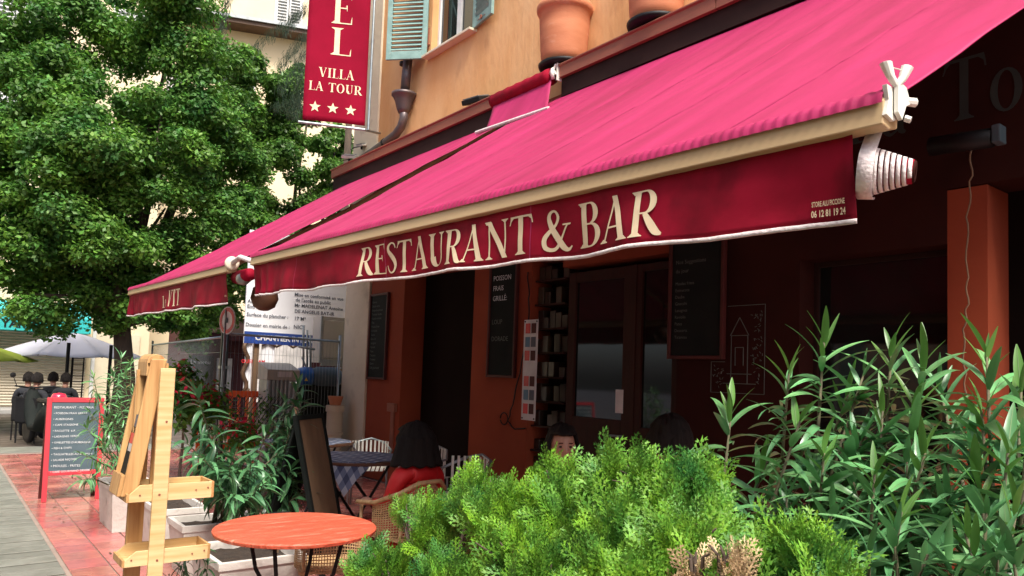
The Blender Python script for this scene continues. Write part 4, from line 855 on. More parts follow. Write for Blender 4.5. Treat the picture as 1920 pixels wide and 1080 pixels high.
thuja('thuja_bush', 'central bright green thuja bush with a pointed top below the lettering', (1.45, 1.6, .4), lob([(1040, 932, 1.548, 0.064, 0.064, 0.099), (1060, 1002, 1.505, 0.100, 0.100, 0.111), (1120, 1022, 1.462, 0.093, 0.093, 0.111), (1020, 1102, 1.333, 0.107, 0.107, 0.093), (1130, 1122, 1.290, 0.107, 0.107, 0.093), (1095, 967, 1.591, 0.057, 0.057, 0.080)]), 1000)
thuja('thuja_bush', 'right bright green thuja bush with the dry brown tuft at its foot', (1.42, 1.18, .4), lob([(1160, 912, 1.505, 0.071, 0.079, 0.080), (1225, 912, 1.505, 0.079, 0.086, 0.080), (1305, 942, 1.505, 0.086, 0.086, 0.080), (1205, 1002, 1.419, 0.100, 0.100, 0.099), (1305, 1022, 1.376, 0.086, 0.093, 0.093), (1215, 1112, 1.290, 0.100, 0.100, 0.080), (1155, 1062, 1.376, 0.086, 0.086, 0.087)]), 1120)
thuja('thuja_bush', 'low darker green thuja bush in front of the oleanders', (1.40, .88, .4), lob([(1500, 1075, 1.376, 0.067, 0.074, 0.069), (1450, 1105, 1.333, 0.060, 0.067, 0.062), (1545, 1120, 1.290, 0.054, 0.054, 0.055), (1410, 1125, 1.290, 0.054, 0.054, 0.041)]), 460, group='thuja bushes')
thuja('dry_thuja_sprig', 'dry straw coloured tuft at the foot of the right thuja bush', (1.35, .97, .4), lob([(1365, 1062, 1.256, 0.046, 0.046, 0.047), (1305, 1050, 1.247, 0.034, 0.034, 0.026), (1405, 1075, 1.273, 0.020, 0.020, 0.028)]), 80, 'thuja_dead', .35, .65, None)
# long foreground planters carrying the bushes
def planter(label, c, L_, W_2, Hh, rz, m='concrete', group='concrete planters'):
    t = thing('planter', label, 'planter', c, rz, group); m_ = MB(); th = .03
    def ring(a, b, z): return [(-a, -b, z), (a, -b, z), (a, b, z), (-a, b, z)]
    a, b = L_ / 2, W_2 / 2; lv = [ring(a * .84, b * .84, 0), ring(a * .97, b * .97, Hh - .05), ring(a * 1.0, b * 1.0, Hh - .05), ring(a, b, Hh), ring(a - th, b - th, Hh), ring(a - th - .01, b - th - .01, Hh - .1)]
    vs = [v for r_ in lv for v in r_]; fs = [(i * 4 + k, i * 4 + (k + 1) % 4, i * 4 + 4 + (k + 1) % 4, i * 4 + 4 + k) for i in range(5) for k in range(4)] + [(3, 2, 1, 0)]
    m_.add(vs, fs); m_.build('trough', m, t, False, bevel=.006)
    m_ = MB(); m_.grid(lambda u, v: ((u - .5) * (L_ - 2 * th - .01), (v - .5) * (W_2 - 2 * th - .01), Hh - .05 + .015 * mnoise.noise(Vector((u * 9, v * 6, L_)))), 16, 8); m_.build('soil', 'soil', t, False); return t
planter('long planter under the thuja and oleander bushes', (1.62, 1.55, 0), 2.7, .72, .42, R_(90))

# ================================================================== LEFT: PLANTERS AND PLANTS
pr = .0
planter('white planter of the tall oleander beside the red chalkboard, blackened at its foot', (1.62, 8.15, 0), .42, .75, .43, 0)
pc = at(190, 905, Z=.42)
planter('white planter just behind the wooden stand', (1.72, 6.9, 0), .40, .8, .42, 0)
planter('wide white planter behind the wooden stand, left of the drooping plant', (1.86, 6.1, 0), .62, .45, .40, 0)
planter('nearest white planter, under the round red table', (1.71, 4.92, 0), .55, .62, .42, 0)
leafy_shrub('tall oleander in a white planter behind the red chalkboard', (1.62, 8.15, .4), [at(px, py, Y=y_) for px, py, y_ in ((160, 800, 8.0), (150, 850, 7.8), (185, 745, 8.2), (205, 720, 8.2), (235, 690, 8.4), (225, 760, 8.0), (250, 730, 8.2), (175, 705, 8.4), (245, 680, 8.6), (200, 790, 7.9), (240, 820, 7.9), (215, 860, 7.8), (190, 830, 8.0), (255, 770, 8.3), (228, 668, 8.6), (150, 900, 7.7), (165, 770, 8.1), (250, 850, 8.0), (210, 700, 8.2))], per=30, scale=.78, limit=290)
DM = {'mid': [leaf_mesh('leaf', .24, .042, d, 'palm_leaf', .35) for d in (.8, 1.5, 2.0, 2.3)], 'young': [leaf_mesh('leaf', .19, .032, d, 'palm_leaf', .3) for d in (.5, 1.0)], 'dry': [leaf_mesh('leaf', .19, .03, 1.9, 'palm_leaf')]}
leafy_shrub('drooping long leaved plant in the middle planters, left of the red table', (1.9, 6.0, .36), [at(px, py, Y=y_) for px, py, y_ in ((370, 740, 5.6), (400, 815, 5.4), (440, 850, 5.6), (470, 870, 5.3), (505, 800, 5.9), (430, 880, 5.2), (520, 850, 5.7), (395, 900, 5.3), (480, 920, 5.2), (350, 830, 5.6), (420, 860, 5.9), (450, 880, 5.6), (380, 860, 5.3), (500, 900, 5.5), (440, 930, 5.1))], DM, per=27, node=.03, droopy=.6, name='drooping_plant', group=None)
leafy_shrub('tall arching plant whose leaves reach up to the meter cabinets', (2.35, 6.1, .3), [at(px, py, Y=y_) for px, py, y_ in ((560, 720, 6.1), (565, 750, 6.0), (535, 760, 6.2), (550, 790, 5.9), (545, 850, 6.0), (545, 880, 5.8), (500, 880, 6.0), (560, 930, 5.8), (520, 800, 6.2), (520, 850, 5.9), (530, 820, 6.0), (540, 900, 5.9))], DM, per=26, node=.03, droopy=.5, name='arching_plant', group=None)
leafy_shrub('small dark leafy plant at the foot of the nearest planter', (1.36, 4.75, .0), [at(px, py, Y=4.6) for px, py in ((350, 1035), (375, 1030), (335, 1060), (390, 1055), (365, 1075))], DM, per=12, scale=.45, node=.03, droopy=.6, name='low_plant', group=None)
# bougainvillea / geraniums behind the stand
def flowerbush(label, c, r, n, m='flower_red', name='flowering_bush'):
    t = thing(name, label, 'shrub', c, 0, 'red flowering bushes'); V, F = leaf_cloud([(0, 0, 0)], [r], n, .035, shell=.2); stuff(link('petals', npmesh('petals', V, F), m, t))
    V, F = leaf_cloud([(0, 0, -.1)], [(r[0] * 1.2, r[1], r[2] * 1.4)], n * 3, .045, shell=.2); stuff(link('foliage', npmesh('foliage', V, F), 'tree_leaf', t))
    m_ = MB(); m_.tube([(0, 0, -c[2] + .02), (.03, 0, -c[2] / 2), (0, 0, 0)], [.02, .015, .01], 6); m_.build('stem', 'bark', t, False)
p = at(345, 720, Y=9.6); flowerbush('dark red flowers just right of the wooden stand', (p.x, p.y, p.z), (.18, .2, .32), 260)
p = at(385, 745, Y=10.2); flowerbush('red flowers against the orange safety fence', (p.x, p.y, p.z), (.3, .2, .2), 260)
p = at(455, 800, Y=9.4); flowerbush('low red blooms above the drooping plant', (p.x, p.y, p.z), (.35, .2, .18), 90)

# ================================================================== A-FRAME CHALKBOARD
ab = thing('pavement_chalkboard', 'pink red framed A shaped chalkboard with handwritten menu on the tiles', 'chalkboard', (1.37, 9.9, 0))
lean = R_(7); qa = Matrix.Rotation(-lean, 3, 'X'); q2 = Matrix.Rotation(lean, 3, 'X')
def tf(m_, q, o): m_.v = [tuple(q @ Vector(v) + Vector(o)) for v in m_.v]; return m_
w2 = .29; Hh = 1.17
m_ = MB(); m_.bb(-w2, -w2 + .05, -.015, .015, 0, Hh); m_.bb(w2 - .05, w2, -.015, .015, 0, Hh); m_.bb(-w2 + .05, w2 - .05, -.014, .014, Hh - .055, Hh); m_.bb(-w2 + .05, w2 - .05, -.014, .014, .29, .34)
tf(m_, qa, (0, -.06, 0)).build('front_frame', 'board_red', ab, False, bevel=.004)
m_ = MB(); m_.bb(-w2 + .04, w2 - .04, -.008, .008, .33, Hh - .05); tf(m_, qa, (0, -.06, 0)).build('slate', 'slate_blue', ab, False)
m_ = MB(); m_.bb(-w2, -w2 + .05, -.015, .015, 0, Hh - .02); m_.bb(w2 - .05, w2, -.015, .015, 0, Hh - .02); m_.bb(-w2 + .05, w2 - .05, -.014, .014, .29, Hh - .1); tf(m_, q2, (0, .24, 0)).build('rear_frame', 'board_maroon', ab, False)
m_ = MB(); m_.tube([(0, -.03, .33), (.01, .0, .24), (.0, .03, .26)], .004, 5); m_.build('chain', 'black_metal', ab, False)
for k, s_ in enumerate(['RESTAURANT - PIZZERIA', '• POISSON FRAIS GRILLE', '• AUBERGINES', '• CAPE STAGIONE', '• RACLETTE  6 P.', '• LASAGNES VERDE', '• OMELETTES D’AUBERGINE', '• FISH & CHIPS', '• TAGLIATELLES AU SAUMON', '• SALADE NIÇOISE', '• MOULES - FRITES', '• CAFÉ GOURMAND DESSERT']):
    z_ = Hh - .125 - k * .066; text(s_, .031 if k not in (0, 10) else .036, qa @ Vector((-w2 + .07, -.012, z_)) + Vector((0, -.06, 0)), (1, 0, 0.02 * math.sin(k * 3)), (0, math.sin(lean), math.cos(lean)), 'chalk', ab, world=False, bold=0)

# ================================================================== WOODEN DISPLAY STAND
SX, SY = .98, 4.22
st = thing('wooden_stand', 'pale pine display stand with two trays and a slanting glazed case', 'display stand', (SX, SY, 0))
fp0 = at(303, 690, D=3.86); fp1 = at(327, 690, D=3.86); xc = (fp0.x + fp1.x) / 2; yc = (fp0.y + fp1.y) / 2
m_ = MB(); m_.bb(xc - .036, xc + .036, yc - .012, yc + .012, 0, fp0.z); m_.build('front_post', 'pine_light', st, bevel=.003)
m_ = MB(); m_.bb(xc - .10, xc - .02, yc + .22, yc + .245, 0, 1.56); m_.build('rear_post', 'pine', st, bevel=.003)
m_ = MB(); m_.lathe((xc - .01, yc + .08, fp0.z - .02), [(.0, .05), (.03, .045), (.035, 0), (.03, -.04)], 12); m_.build('knob', 'pine', st, smooth=True)
def tray(z, x0, x1, y0, y1, hgt, drop=0):
    nm = MB(); T_ = .012; nm.bb(x0, x1, y0, y1, z, z + T_); t_ = nm.build('tray', 'pine_light', st, bevel=.002)
    for (pts, d) in (([(x0 + .0, y0, z), (x1, y0, z), (x1, y0, z + hgt), (x0 + .05, y0, z + hgt), (x0, y0, z + hgt * .45)], (0, -T_, 0)), ([(x0 + .0, y1, z), (x1, y1, z), (x1, y1, z + hgt), (x0 + .05, y1, z + hgt), (x0, y1, z + hgt * .45)], (0, T_, 0)),
                     ([(x1, y0 - T_, z), (x1, y1 + T_, z), (x1, y1 + T_, z + hgt), (x1, y0 - T_, z + hgt)], (T_, 0, 0)), ([(x0, y0 - T_, z), (x0, y1 + T_, z), (x0, y1 + T_, z + hgt * .5), (x0, y0 - T_, z + hgt * .5)], (-T_, 0, 0))):
        b_ = MB(); b_.prism(pts, d); b_.build('tray_board', 'pine_light' if d[0] == 0 else 'pine', t_, bevel=.002)
ty = yc + .018
tray(.575, .83, 1.23, ty, ty + .20, .075)
tray(.895, .83, 1.23, ty, ty + .20, .085)
# slanting glazed case standing in the upper tray, facing the street
cs0 = MB(); yA, yB = ty + .02, ty + .28; zt_, zb_ = 1.62, .92
def slab(x_t, x_b, thick, y0, y1, z0=zb_, z1=zt_): return [(x_b, y0, z0), (x_b + thick, y0, z0), (x_t + thick, y0, z1), (x_t, y0, z1)], (0, y1 - y0, 0)
for (a, b) in ((yA, yA + .022), (yB - .022, yB)):
    b_ = MB(); b_.prism(*slab(.90, .80, .075, a, b)); b_.build('case_side', 'pine', st, bevel=.006)
b_ = MB(); b_.prism([(.785, yA + .023, .92), (.87, yA + .023, .92), (.87, yA + .023, 1.0), (.80, yA + .023, 1.03)], (0, yB - yA - .046, 0)); b_.build('case_foot', 'pine', st, bevel=.003)
b_ = MB(); b_.lathe((.93, (yA + yB) / 2, 1.60), [(.045, -(yB - yA) / 2 + .024), (.045, (yB - yA) / 2 - .024)], 16, (0, 1, 0)); b_.bb(.885, .96, yA + .024, yB - .024, 1.53, 1.60); b_.build('case_top', 'pine', st, bevel=.003)
b_ = MB(); b_.prism(*slab(.93, .83, .012, yA + .023, yB - .023, .99, 1.53)); cb = b_.build('case_picture', 'slate_black', st)
def onface(u, v): z_ = .99 + .54 * v; return Vector((.83 + .1 * (z_ - .92) / .7 - .004, yA + .03 + (yB - yA - .06) * u, z_))
for (v0, v1, mm) in ((.02, .34, 'paper'), (.34, .44, 'sign_red'), (.10, .18, 'print_grey'), (.50, .62, 'print_grey')):
    b_ = MB(); b_.add([onface(.1, v0) - Vector((.001 * (mm != 'paper'), 0, 0)), onface(.9, v0) - Vector((.001 * (mm != 'paper'), 0, 0)), onface(.9, v1) - Vector((.001 * (mm != 'paper'), 0, 0)), onface(.1, v1) - Vector((.001 * (mm != 'paper'), 0, 0))], [(0, 1, 2, 3)]); b_.build('printed_sheet', mm, cb)
b_ = MB(); b_.prism(*slab(.965, .965, .05, yc + .2, yc + .216, .92, 1.56)); b_.build('strut', 'pine', st)

m_ = MB()
for (x_, z_) in ((.86, .61), (.94, .61), (1.15, .61), (1.21, .62), (.88, .93), (1.15, .94), (1.21, .95)): m_.lathe((x_, ty - .0135, z_), [(.0045, 0), (.0045, .002), (0, .002)], 8, (0, -1, 0))
for z_ in (.60, .93, 1.3): m_.lathe((xc + random.uniform(-.01, .01), yc - .0125, z_), [(.006, 0), (.006, .002), (0, .002)], 8, (0, -1, 0))
stuff(m_.build('screw_heads', 'rust_metal', st))
# fallen leaves and petals on the tiles
m_ = MB()
for k in range(70):
    x_, y_ = random.uniform(.95, 2.6), random.uniform(4.5, 13); a_ = random.random() * 6; l_ = random.uniform(.012, .035); c_, s_ = math.cos(a_) * l_, math.sin(a_) * l_
    m_.add([(x_ - c_, y_ - s_, .006), (x_ - s_ * .4, y_ + c_ * .4, .012), (x_ + c_, y_ + s_, .008), (x_ + s_ * .4, y_ - c_ * .4, .004)], [(0, 1, 2, 3)])
lf_ = stuff(tag(m_.build('fallen_leaves', 'scroll_brown'), 'small dark fallen leaves scattered on the red tiles', 'leaf litter'))

# ================================================================== ROUND RED TABLE
rt = thing('round_red_table', 'round weathered orange red bistro table with black legs', 'table', (1.63, 3.95, 0))
m_ = MB(); m_.lathe((0, 0, .735), [(0, -.024), (.405, -.024), (.425, -.02), (.43, -.002), (.42, .004), (0, .004)], 64); m_.build('tabletop', 'red_table', rt, False, bevel=.003)
for k in range(4):
    a = R_(45 + 90 * k); c_, s_ = math.cos(a), math.sin(a); m_ = MB(); m_.tube([(c_ * .27, s_ * .27, .71), (c_ * .22, s_ * .22, .5), (c_ * .12, s_ * .12, .35), (c_ * .20, s_ * .20, .12), (c_ * .33, s_ * .33, .0)], .011, 8); m_.build('leg', 'black_metal', rt, False, smooth=True)
m_ = MB(); m_.tube([(.12 * math.cos(k * .4), .12 * math.sin(k * .4), .36) for k in range(17)], .009, 6); m_.tube([(-.2, -.2, .5), (.2, .2, .2)], .007, 6); m_.build('brace_ring', 'black_metal', rt, False, smooth=True)

# ================================================================== CHAIRS
def rattan_chair(loc, rz, label):
    t = thing('rattan_chair', label, 'chair', loc, rz, 'rattan armchairs'); fr = MB()
    arcp = [(-.26, -.20, .66), (-.27, 0.0, .68), (-.22, .20, .76), (-.1, .27, .83), (.1, .27, .83), (.22, .20, .76), (.27, 0, .68), (.26, -.20, .66)]
    P2 = []
    for i in range(len(arcp) - 1): P2 += [lerp(arcp[i], arcp[i + 1], k / 4) for k in range(4)]
    P2.append(Vector(arcp[-1])); fr.tube(P2, .016, 8); fr.build('rim', 'rattan', t, False, smooth=True)
    back = MB()
    def bk(u, v):
        a = math.pi * (-.02 + 1.04 * u); x = .25 * math.cos(a); y = -.02 + .27 * math.sin(a); top_ = .66 + .16 * math.sin(a) ** 2; return Vector((x, y, .44 + (top_ - .44) * v))
    nU, nV = 44, 16
    for i in range(nU): back.tube([bk(i / (nU - 1), k / 4) for k in range(5)], .004, 4)
    for j in range(nV): back.tube([bk(k / 26, j / (nV - 1)) + Vector((0, 0, .0)) for k in range(27)], .005, 4)
    stuff(back.build('woven_back', 'rattan', t, False))
    m_ = MB(); m_.grid(lambda u, v: ((u - .5) * .46, -.24 + v * .46, .44 + .004 * math.sin(u * 90) * math.sin(v * 90) - .02 * math.sin(math.pi * u) * math.sin(math.pi * v)), 40, 40); m_.build('seat', 'rattan', t, False, solid=.02)
    for (x, y) in ((-.22, -.2), (.22, -.2), (-.2, .2), (.2, .2)):
        m_ = MB(); m_.tube([(x, y, .66 if y < 0 else .6), (x, y, .44), (x * 1.06, y * 1.1, 0)], .013, 8); m_.build('leg', 'rattan', t, False, smooth=True)
    return t
rc_ = rattan_chair((2.10, 4.50, 0), R_(160), 'rattan armchair with cane back behind the round red table'); rc_.scale = (.9, .9, .82)
rattan_chair((2.78, 4.80, 0), R_(-168), 'rattan armchair whose cane arm shows beside the red jacket')
def slat_chair(loc, rz, label):
    t = thing('slatted_chair', label, 'chair', loc, rz, 'white slatted metal chairs'); m_ = MB()
    ar = [Vector((-.23, -.16, .64)), Vector((-.25, .05, .66)), Vector((-.16, .22, .74)), Vector((0, .27, .78)), Vector((.16, .22, .74)), Vector((.25, .05, .66)), Vector((.23, -.16, .64))]; P2 = []
    for i in range(6): P2 += [lerp(ar[i], ar[i + 1], k / 4) for k in range(4)]
    P2.append(ar[-1]); m_.tube(P2, .013, 8); m_.build('top_rail', 'galvanised', t, False, smooth=True)
    for k in range(11):
        a = math.pi * (.15 + .7 * k / 10); x, y = .23 * math.cos(a), .25 * math.sin(a); m_ = MB(); m_.box((x, y, .60), (.022, .006, .32), Matrix.Rotation(a - math.pi / 2, 3, 'Z')); m_.build('back_slat', 'white_plastic', t, False)
    for k in range(9): m_ = MB(); m_.box((-.2 + k * .05, .0, .45), (.035, .42, .006)); m_.build('seat_slat', 'white_plastic', t, False)
    for (x, y) in ((-.21, -.17), (.21, -.17), (-.2, .18), (.2, .18)): m_ = MB(); m_.tube([(x, y, .64 if y < 0 else .45), (x, y, .43), (x * 1.05, y * 1.1, 0)], .012, 8); m_.build('leg', 'galvanised', t, False, smooth=True)
    return t
s0 = slat_chair((4.15, 8.0, 0), R_(-30), 'white slatted chair behind the chequered table, nearest the pilaster')
for (l, r, lab) in (((4.35, 7.1, 0), -60, 'white slatted chair behind the chequered table, nearest the dark entrance'), ((3.6, 5.3, .12), -80, 'white slatted chair showing between the thuja and the dark hair')): dup(s0, l, R_(r), lab)

# chequered tables
def check_table(loc, rz, label, lab2, sx=.9, sy=.7):
    t = thing('bistro_table', label, 'table', loc, rz, 'wooden terrace tables'); m_ = MB(); m_.lathe((0, 0, .72), [(0, 0), (.52, 0), (.53, .01), (.53, .028), (0, .03)], 40); m_.build('tabletop', 'brown_wood', t, False)
    for s_ in (-1, 1):
        m_ = MB(); m_.tube([(-.3 * s_, -.25, 0), (.3 * s_, -.2, .72)], .014, 6); m_.tube([(-.3 * s_, .25, 0), (.3 * s_, .2, .72)], .014, 6); m_.build('leg', 'black_metal', t, False)
    c = thing('table_cloth', lab2, 'tablecloth', (loc[0], loc[1], .752), rz, 'blue chequered tablecloths')
    N = 22; w_ = .96 / N; quads = {'check_blue': MB(), 'check_white': MB(), 'check_mid': MB()}
    def cz(x, y):
        d = max(abs(x), abs(y)); e = max(0, math.hypot(x, y) - .50); return .004 - e * 1.6 + .004 * math.sin(x * 23) * math.sin(y * 19)
    for i in range(N):
        for j in range(N):
            k = 'check_blue' if (i % 2 and j % 2) else ('check_white' if (i % 2 == 0 and j % 2 == 0) else 'check_mid'); x0, y0 = -.48 + i * w_, -.48 + j * w_
            quads[k].add([(x0, y0, cz(x0, y0)), (x0 + w_, y0, cz(x0 + w_, y0)), (x0 + w_, y0 + w_, cz(x0 + w_, y0 + w_)), (x0, y0 + w_, cz(x0, y0 + w_))], [(0, 1, 2, 3)])
    allm = MB(); idx_ = []
    for n_, (k, q) in enumerate(quads.items()): allm.add(q.v, q.f); idx_ += [n_] * len(q.f)
    me = bpy.data.meshes.new('cloth'); me.from_pydata(allm.v, [], allm.f)
    for k in quads: me.materials.append(M[k])
    me.polygons.foreach_set('material_index', idx_)
    bm = bmesh.new(); bm.from_mesh(me); bmesh.ops.remove_doubles(bm, verts=bm.verts, dist=.001); bm.to_mesh(me); bm.free()
    link('cloth', me, None, c)
check_table((3.35, 6.75, 0), .2, 'brown terrace table in front, left of the red jacket', 'nearer blue chequered cloth, on the table left of the red jacket')
check_table((3.55, 8.4, 0), .5, 'brown terrace table farther back beside the cream pilaster', 'farther blue chequered cloth, on the table near the pilaster')
# folding board seen from behind
fb = thing('leaning_board', 'brown backed folding menu board leaning between the plant and the chequered table', 'menu board', (2.66, 5.62, 0))
m_ = MB(); ql = Matrix.Rotation(R_(39), 3, 'Z') @ Matrix.Rotation(R_(-14), 3, 'X')
m_.bb(-.20, .20, -.008, .008, .06, 1.22); tf(m_, ql, (0, 0, 0)).build('panel', 'plywood', fb, False)
m_ = MB(); m_.bb(-.23, -.195, -.018, .018, 0, 1.26); m_.bb(.195, .23, -.018, .018, 0, 1.26); m_.bb(-.195, .195, -.017, .017, 1.22, 1.26); tf(m_, ql, (0, 0, 0)).build('frame', 'slate_black', fb, False)
m_ = MB(); ql2 = Matrix.Rotation(R_(39), 3, 'Z') @ Matrix.Rotation(R_(14), 3, 'X'); m_.bb(-.2, .2, -.01, .01, .03, 1.24); tf(m_, ql2, ql @ Vector((0, 0, 1.24)) - ql2 @ Vector((0, 0, 1.24))).build('second_panel', 'slate_black', fb, False)
# small black price card
pcd = thing('price_card', 'small black card with chalk scribble behind the round red table', 'card', at(525, 968, Y=4.9) - Vector((0, 0, .02))); m_ = MB(); m_.box((0, 0, 0), (.13, .01, .10), Matrix.Rotation(R_(-15), 3, 'X')); m_.build('card_board', 'slate_black', pcd, False); text('7€50', .045, (-.05, -.01, -.02), (1, 0, 0), (0, .26, 1), 'chalk', pcd, world=False, lift=.006)
m_ = MB(); m_.tube([(0, 0, -.05), (0, .01, -.3)], .006, 5); m_.build('stake', 'plywood', pcd, False)

# ================================================================== PEOPLE
def skin_body(name, V, E, Rr, m, parent, sub=2, loc=None):
    me = bpy.data.meshes.new(name); me.from_pydata(V, E, []); ob = bpy.data.objects.new(name, me); col.objects.link(ob); ob.parent = parent
    sk = ob.modifiers.new('skin', 'SKIN'); sk.use_smooth_shade = True
    if not me.skin_vertices: me.attributes.new('skin', 'FLOAT', 'POINT') if False else None
    ss = ob.modifiers.new('sub', 'SUBSURF'); ss.levels = sub; ss.render_levels = sub
    bm = bmesh.new(); bm.from_mesh(me); ly = bm.verts.layers.skin.verify()
    for i, v in enumerate(bm.verts): v[ly].radius = (Rr[i][0], Rr[i][1]) if isinstance(Rr[i], tuple) else (Rr[i], Rr[i]); v[ly].use_root = (i == 0)
    bm.to_mesh(me); bm.free(); me.materials.append(M[m]); return ob
def person(loc, rz, label, top, hairm='hair', hair_big=1.0, lean=0.0, group=None, long_hair=False, lo=False):
    """seated figure facing local -Y, seat at 0.45"""
    t = thing('person', label, 'person', loc, rz, group)
    nk = Vector((0, -.03 - lean * .5, 1.02)); hd = nk + Vector((0, -.03 - lean * .1, .17))
    V = [(0, 0, .50), (0, .0, .68), (0, -.02 - lean * .3, .88), (0, -.03 - lean * .45, .98), tuple(nk),
         (-.17, -.02 - lean * .4, .94), (-.23, -.06 - lean * .4, .72), (-.17, -.28 - lean * .4, .70), (.17, -.02 - lean * .4, .94), (.23, -.06 - lean * .4, .72), (.17, -.28 - lean * .4, .70),
         (-.10, -.08, .50), (-.13, -.44, .50), (-.13, -.44, .10), (-.13, -.56, .04), (.10, -.08, .50), (.13, -.44, .50), (.13, -.44, .10), (.13, -.56, .04)]
    E = [(0, 1), (1, 2), (2, 3), (3, 4), (3, 5), (5, 6), (6, 7), (3, 8), (8, 9), (9, 10), (0, 11), (11, 12), (12, 13), (13, 14), (0, 15), (15, 16), (16, 17), (17, 18)]
    Rr = [(.16, .12), (.14, .11), (.16, .11), (.11, .08), .055, .07, .052, .04, .07, .052, .04, .09, .07, .05, .04, .09, .07, .05, .04]
    skin_body('clothed_body', V, E, Rr, top, t, 1 if lo else 2)
    m_ = MB(); c = hd
    def head(u, v):
        th = math.pi * v; ph = 2 * math.pi * u; x, y, z = math.sin(th) * math.cos(ph), math.sin(th) * math.sin(ph), math.cos(th); f = 1 - .22 * max(0, -z) ** 1.2
        k = Vector((x * .077 * f, y * .098 * (1 - .1 * max(0, -z)), z * .122))
        if y < -.3:
            k.y -= .020 * math.exp(-((x * 6) ** 2 + ((z + .10) * 5) ** 2)) + .006 * math.exp(-((x * 3) ** 2 + ((z + .45) * 9) ** 2)); k.y += .010 * (math.exp(-(((x - .38) * 6) ** 2 + ((z - .08) * 8) ** 2)) + math.exp(-(((x + .38) * 6) ** 2 + ((z - .08) * 8) ** 2)))
        return c + k
    m_.grid(head, 40, 24); hb2 = m_.build('head', 'skin', t, False, smooth=True)
    m_ = MB(); m_.tube([nk + Vector((0, .01, -.03)), hd + Vector((0, .02, -.06))], .052, 12); m_.build('neck', 'skin', hb2, False, smooth=True)
    if not lo:
        for s_ in (-1, 1):
            m_ = MB(); m_.lathe(hd + Vector((s_ * .031, -.086, .012)), [(0, .005), (.008, .004), (.009, 0), (.008, -.004), (0, -.005)], 10, (0, 0, 1)); m_.build('eye', 'slate_black', hb2, False, smooth=True)
            m_ = MB(); m_.tube([hd + Vector((s_ * .018, -.096, .034)), hd + Vector((s_ * .043, -.087, .033))], .0028, 5); m_.build('eyebrow', 'hair', hb2, False)
            m_ = MB(); m_.tube([hd + Vector((s_ * .078, 0, .02)), hd + Vector((s_ * .085, .005, .0)), hd + Vector((s_ * .078, 0, -.03))], [.010, .016, .008], 8); m_.build('ear', 'skin', hb2, False, smooth=True)
            m_ = MB(); hx = Vector((s_ * .17, -.30 - lean * .4, .70))
            m_.tube([hx, hx + Vector((0, -.05, 0)), hx + Vector((0, -.09, -.005))], [.026, .036, .030], 8)
            for f_ in range(4): m_.tube([hx + Vector(((f_ - 1.5) * .018, -.085, 0)), hx + Vector(((f_ - 1.5) * .020, -.12 - .008 * (f_ in (1, 2)), -.005)), hx + Vector(((f_ - 1.5) * .020, -.145 - .01 * (f_ in (1, 2)), -.025))], [.009, .008, .006], 6)
            m_.tube([hx + Vector((-s_ * .03, -.03, 0)), hx + Vector((-s_ * .05, -.06, -.005)), hx + Vector((-s_ * .045, -.09, -.01))], [.011, .009, .007], 6); m_.build('hand', 'skin', t, False, smooth=True)
        m_ = MB(); m_.tube([hd + Vector((-.022, -.098, -.052)), hd + Vector((0, -.103, -.054)), hd + Vector((.022, -.098, -.052))], .005, 6); m_.build('mouth', 'board_maroon', hb2, False, smooth=True)
    m_ = MB(); hs_ = 1.0 * hair_big
    def hairf(u, v):
        ph = math.pi * (-.12 + 1.24 * u); th = math.pi * .62 * v if not long_hair else math.pi * .8 * v
        x, y, z = math.sin(th) * math.cos(ph), math.sin(th) * math.sin(ph), math.cos(th); nz_ = 1 + .10 * mnoise.noise(Vector((x * 4, y * 4, z * 4 + loc[0]))) + .03 * math.sin(ph * 23)
        return c + Vector((x * .092 * hs_, y * .118 * hs_ + .004, z * .138 * (1 + (hs_ - 1) * .4))) * nz_
    m_.grid(hairf, 36, 18); m_.build('hair', hairm, hb2, False, smooth=True, solid=.015)
    m_ = MB(); m_.grid(lambda u, v: c + Vector((math.sin(math.pi * .30 * v) * math.cos(2 * math.pi * u) * .094 * hs_, math.sin(math.pi * .30 * v) * math.sin(2 * math.pi * u) * .118 * hs_, math.cos(math.pi * .30 * v) * .137)) * (1 + .03 * math.sin(u * 60)), 40, 8); m_.build('fringe', hairm, hb2, False, smooth=True, solid=.012)
    if long_hair:
        m_ = MB(); m_.grid(lambda u, v: c + Vector((math.cos(math.pi * u) * (.10 + .05 * v) * hs_, math.sin(math.pi * u) * (.11 + .03 * v) * hs_, .04 - .22 * v)) * (1 + .05 * math.sin(u * 40)), 40, 12); m_.build('long_hair', hairm, hb2, False, smooth=True, solid=.03)
    return t
pr_ = person((2.90, 4.72, -.03), R_(-168), 'person in bright red jacket with long dark hair seen from behind', 'red_jacket', hair_big=1.3, long_hair=True, lean=.1); pr_.scale = (1.06, 1.06, .94)
person((3.05, 3.42, -.01), R_(-28), 'person with dark hair whose face shows above the thuja in the shade', 'dark_cloth', hair_big=1.05)
person((3.15, 2.62, .08), R_(160), 'dark haired person with back turned below the wide dark chalkboard', 'dark_cloth', hair_big=1.2)
# seats for the two in the shade
slat_chairs = [((3.08, 3.52, 0), -28, 'white slatted chair under the person facing the camera'), ((3.13, 2.52, 0), 160, 'white slatted chair under the dark haired person')]
for l, r, lab in slat_chairs: dup(s0, l, R_(r + 0), lab)
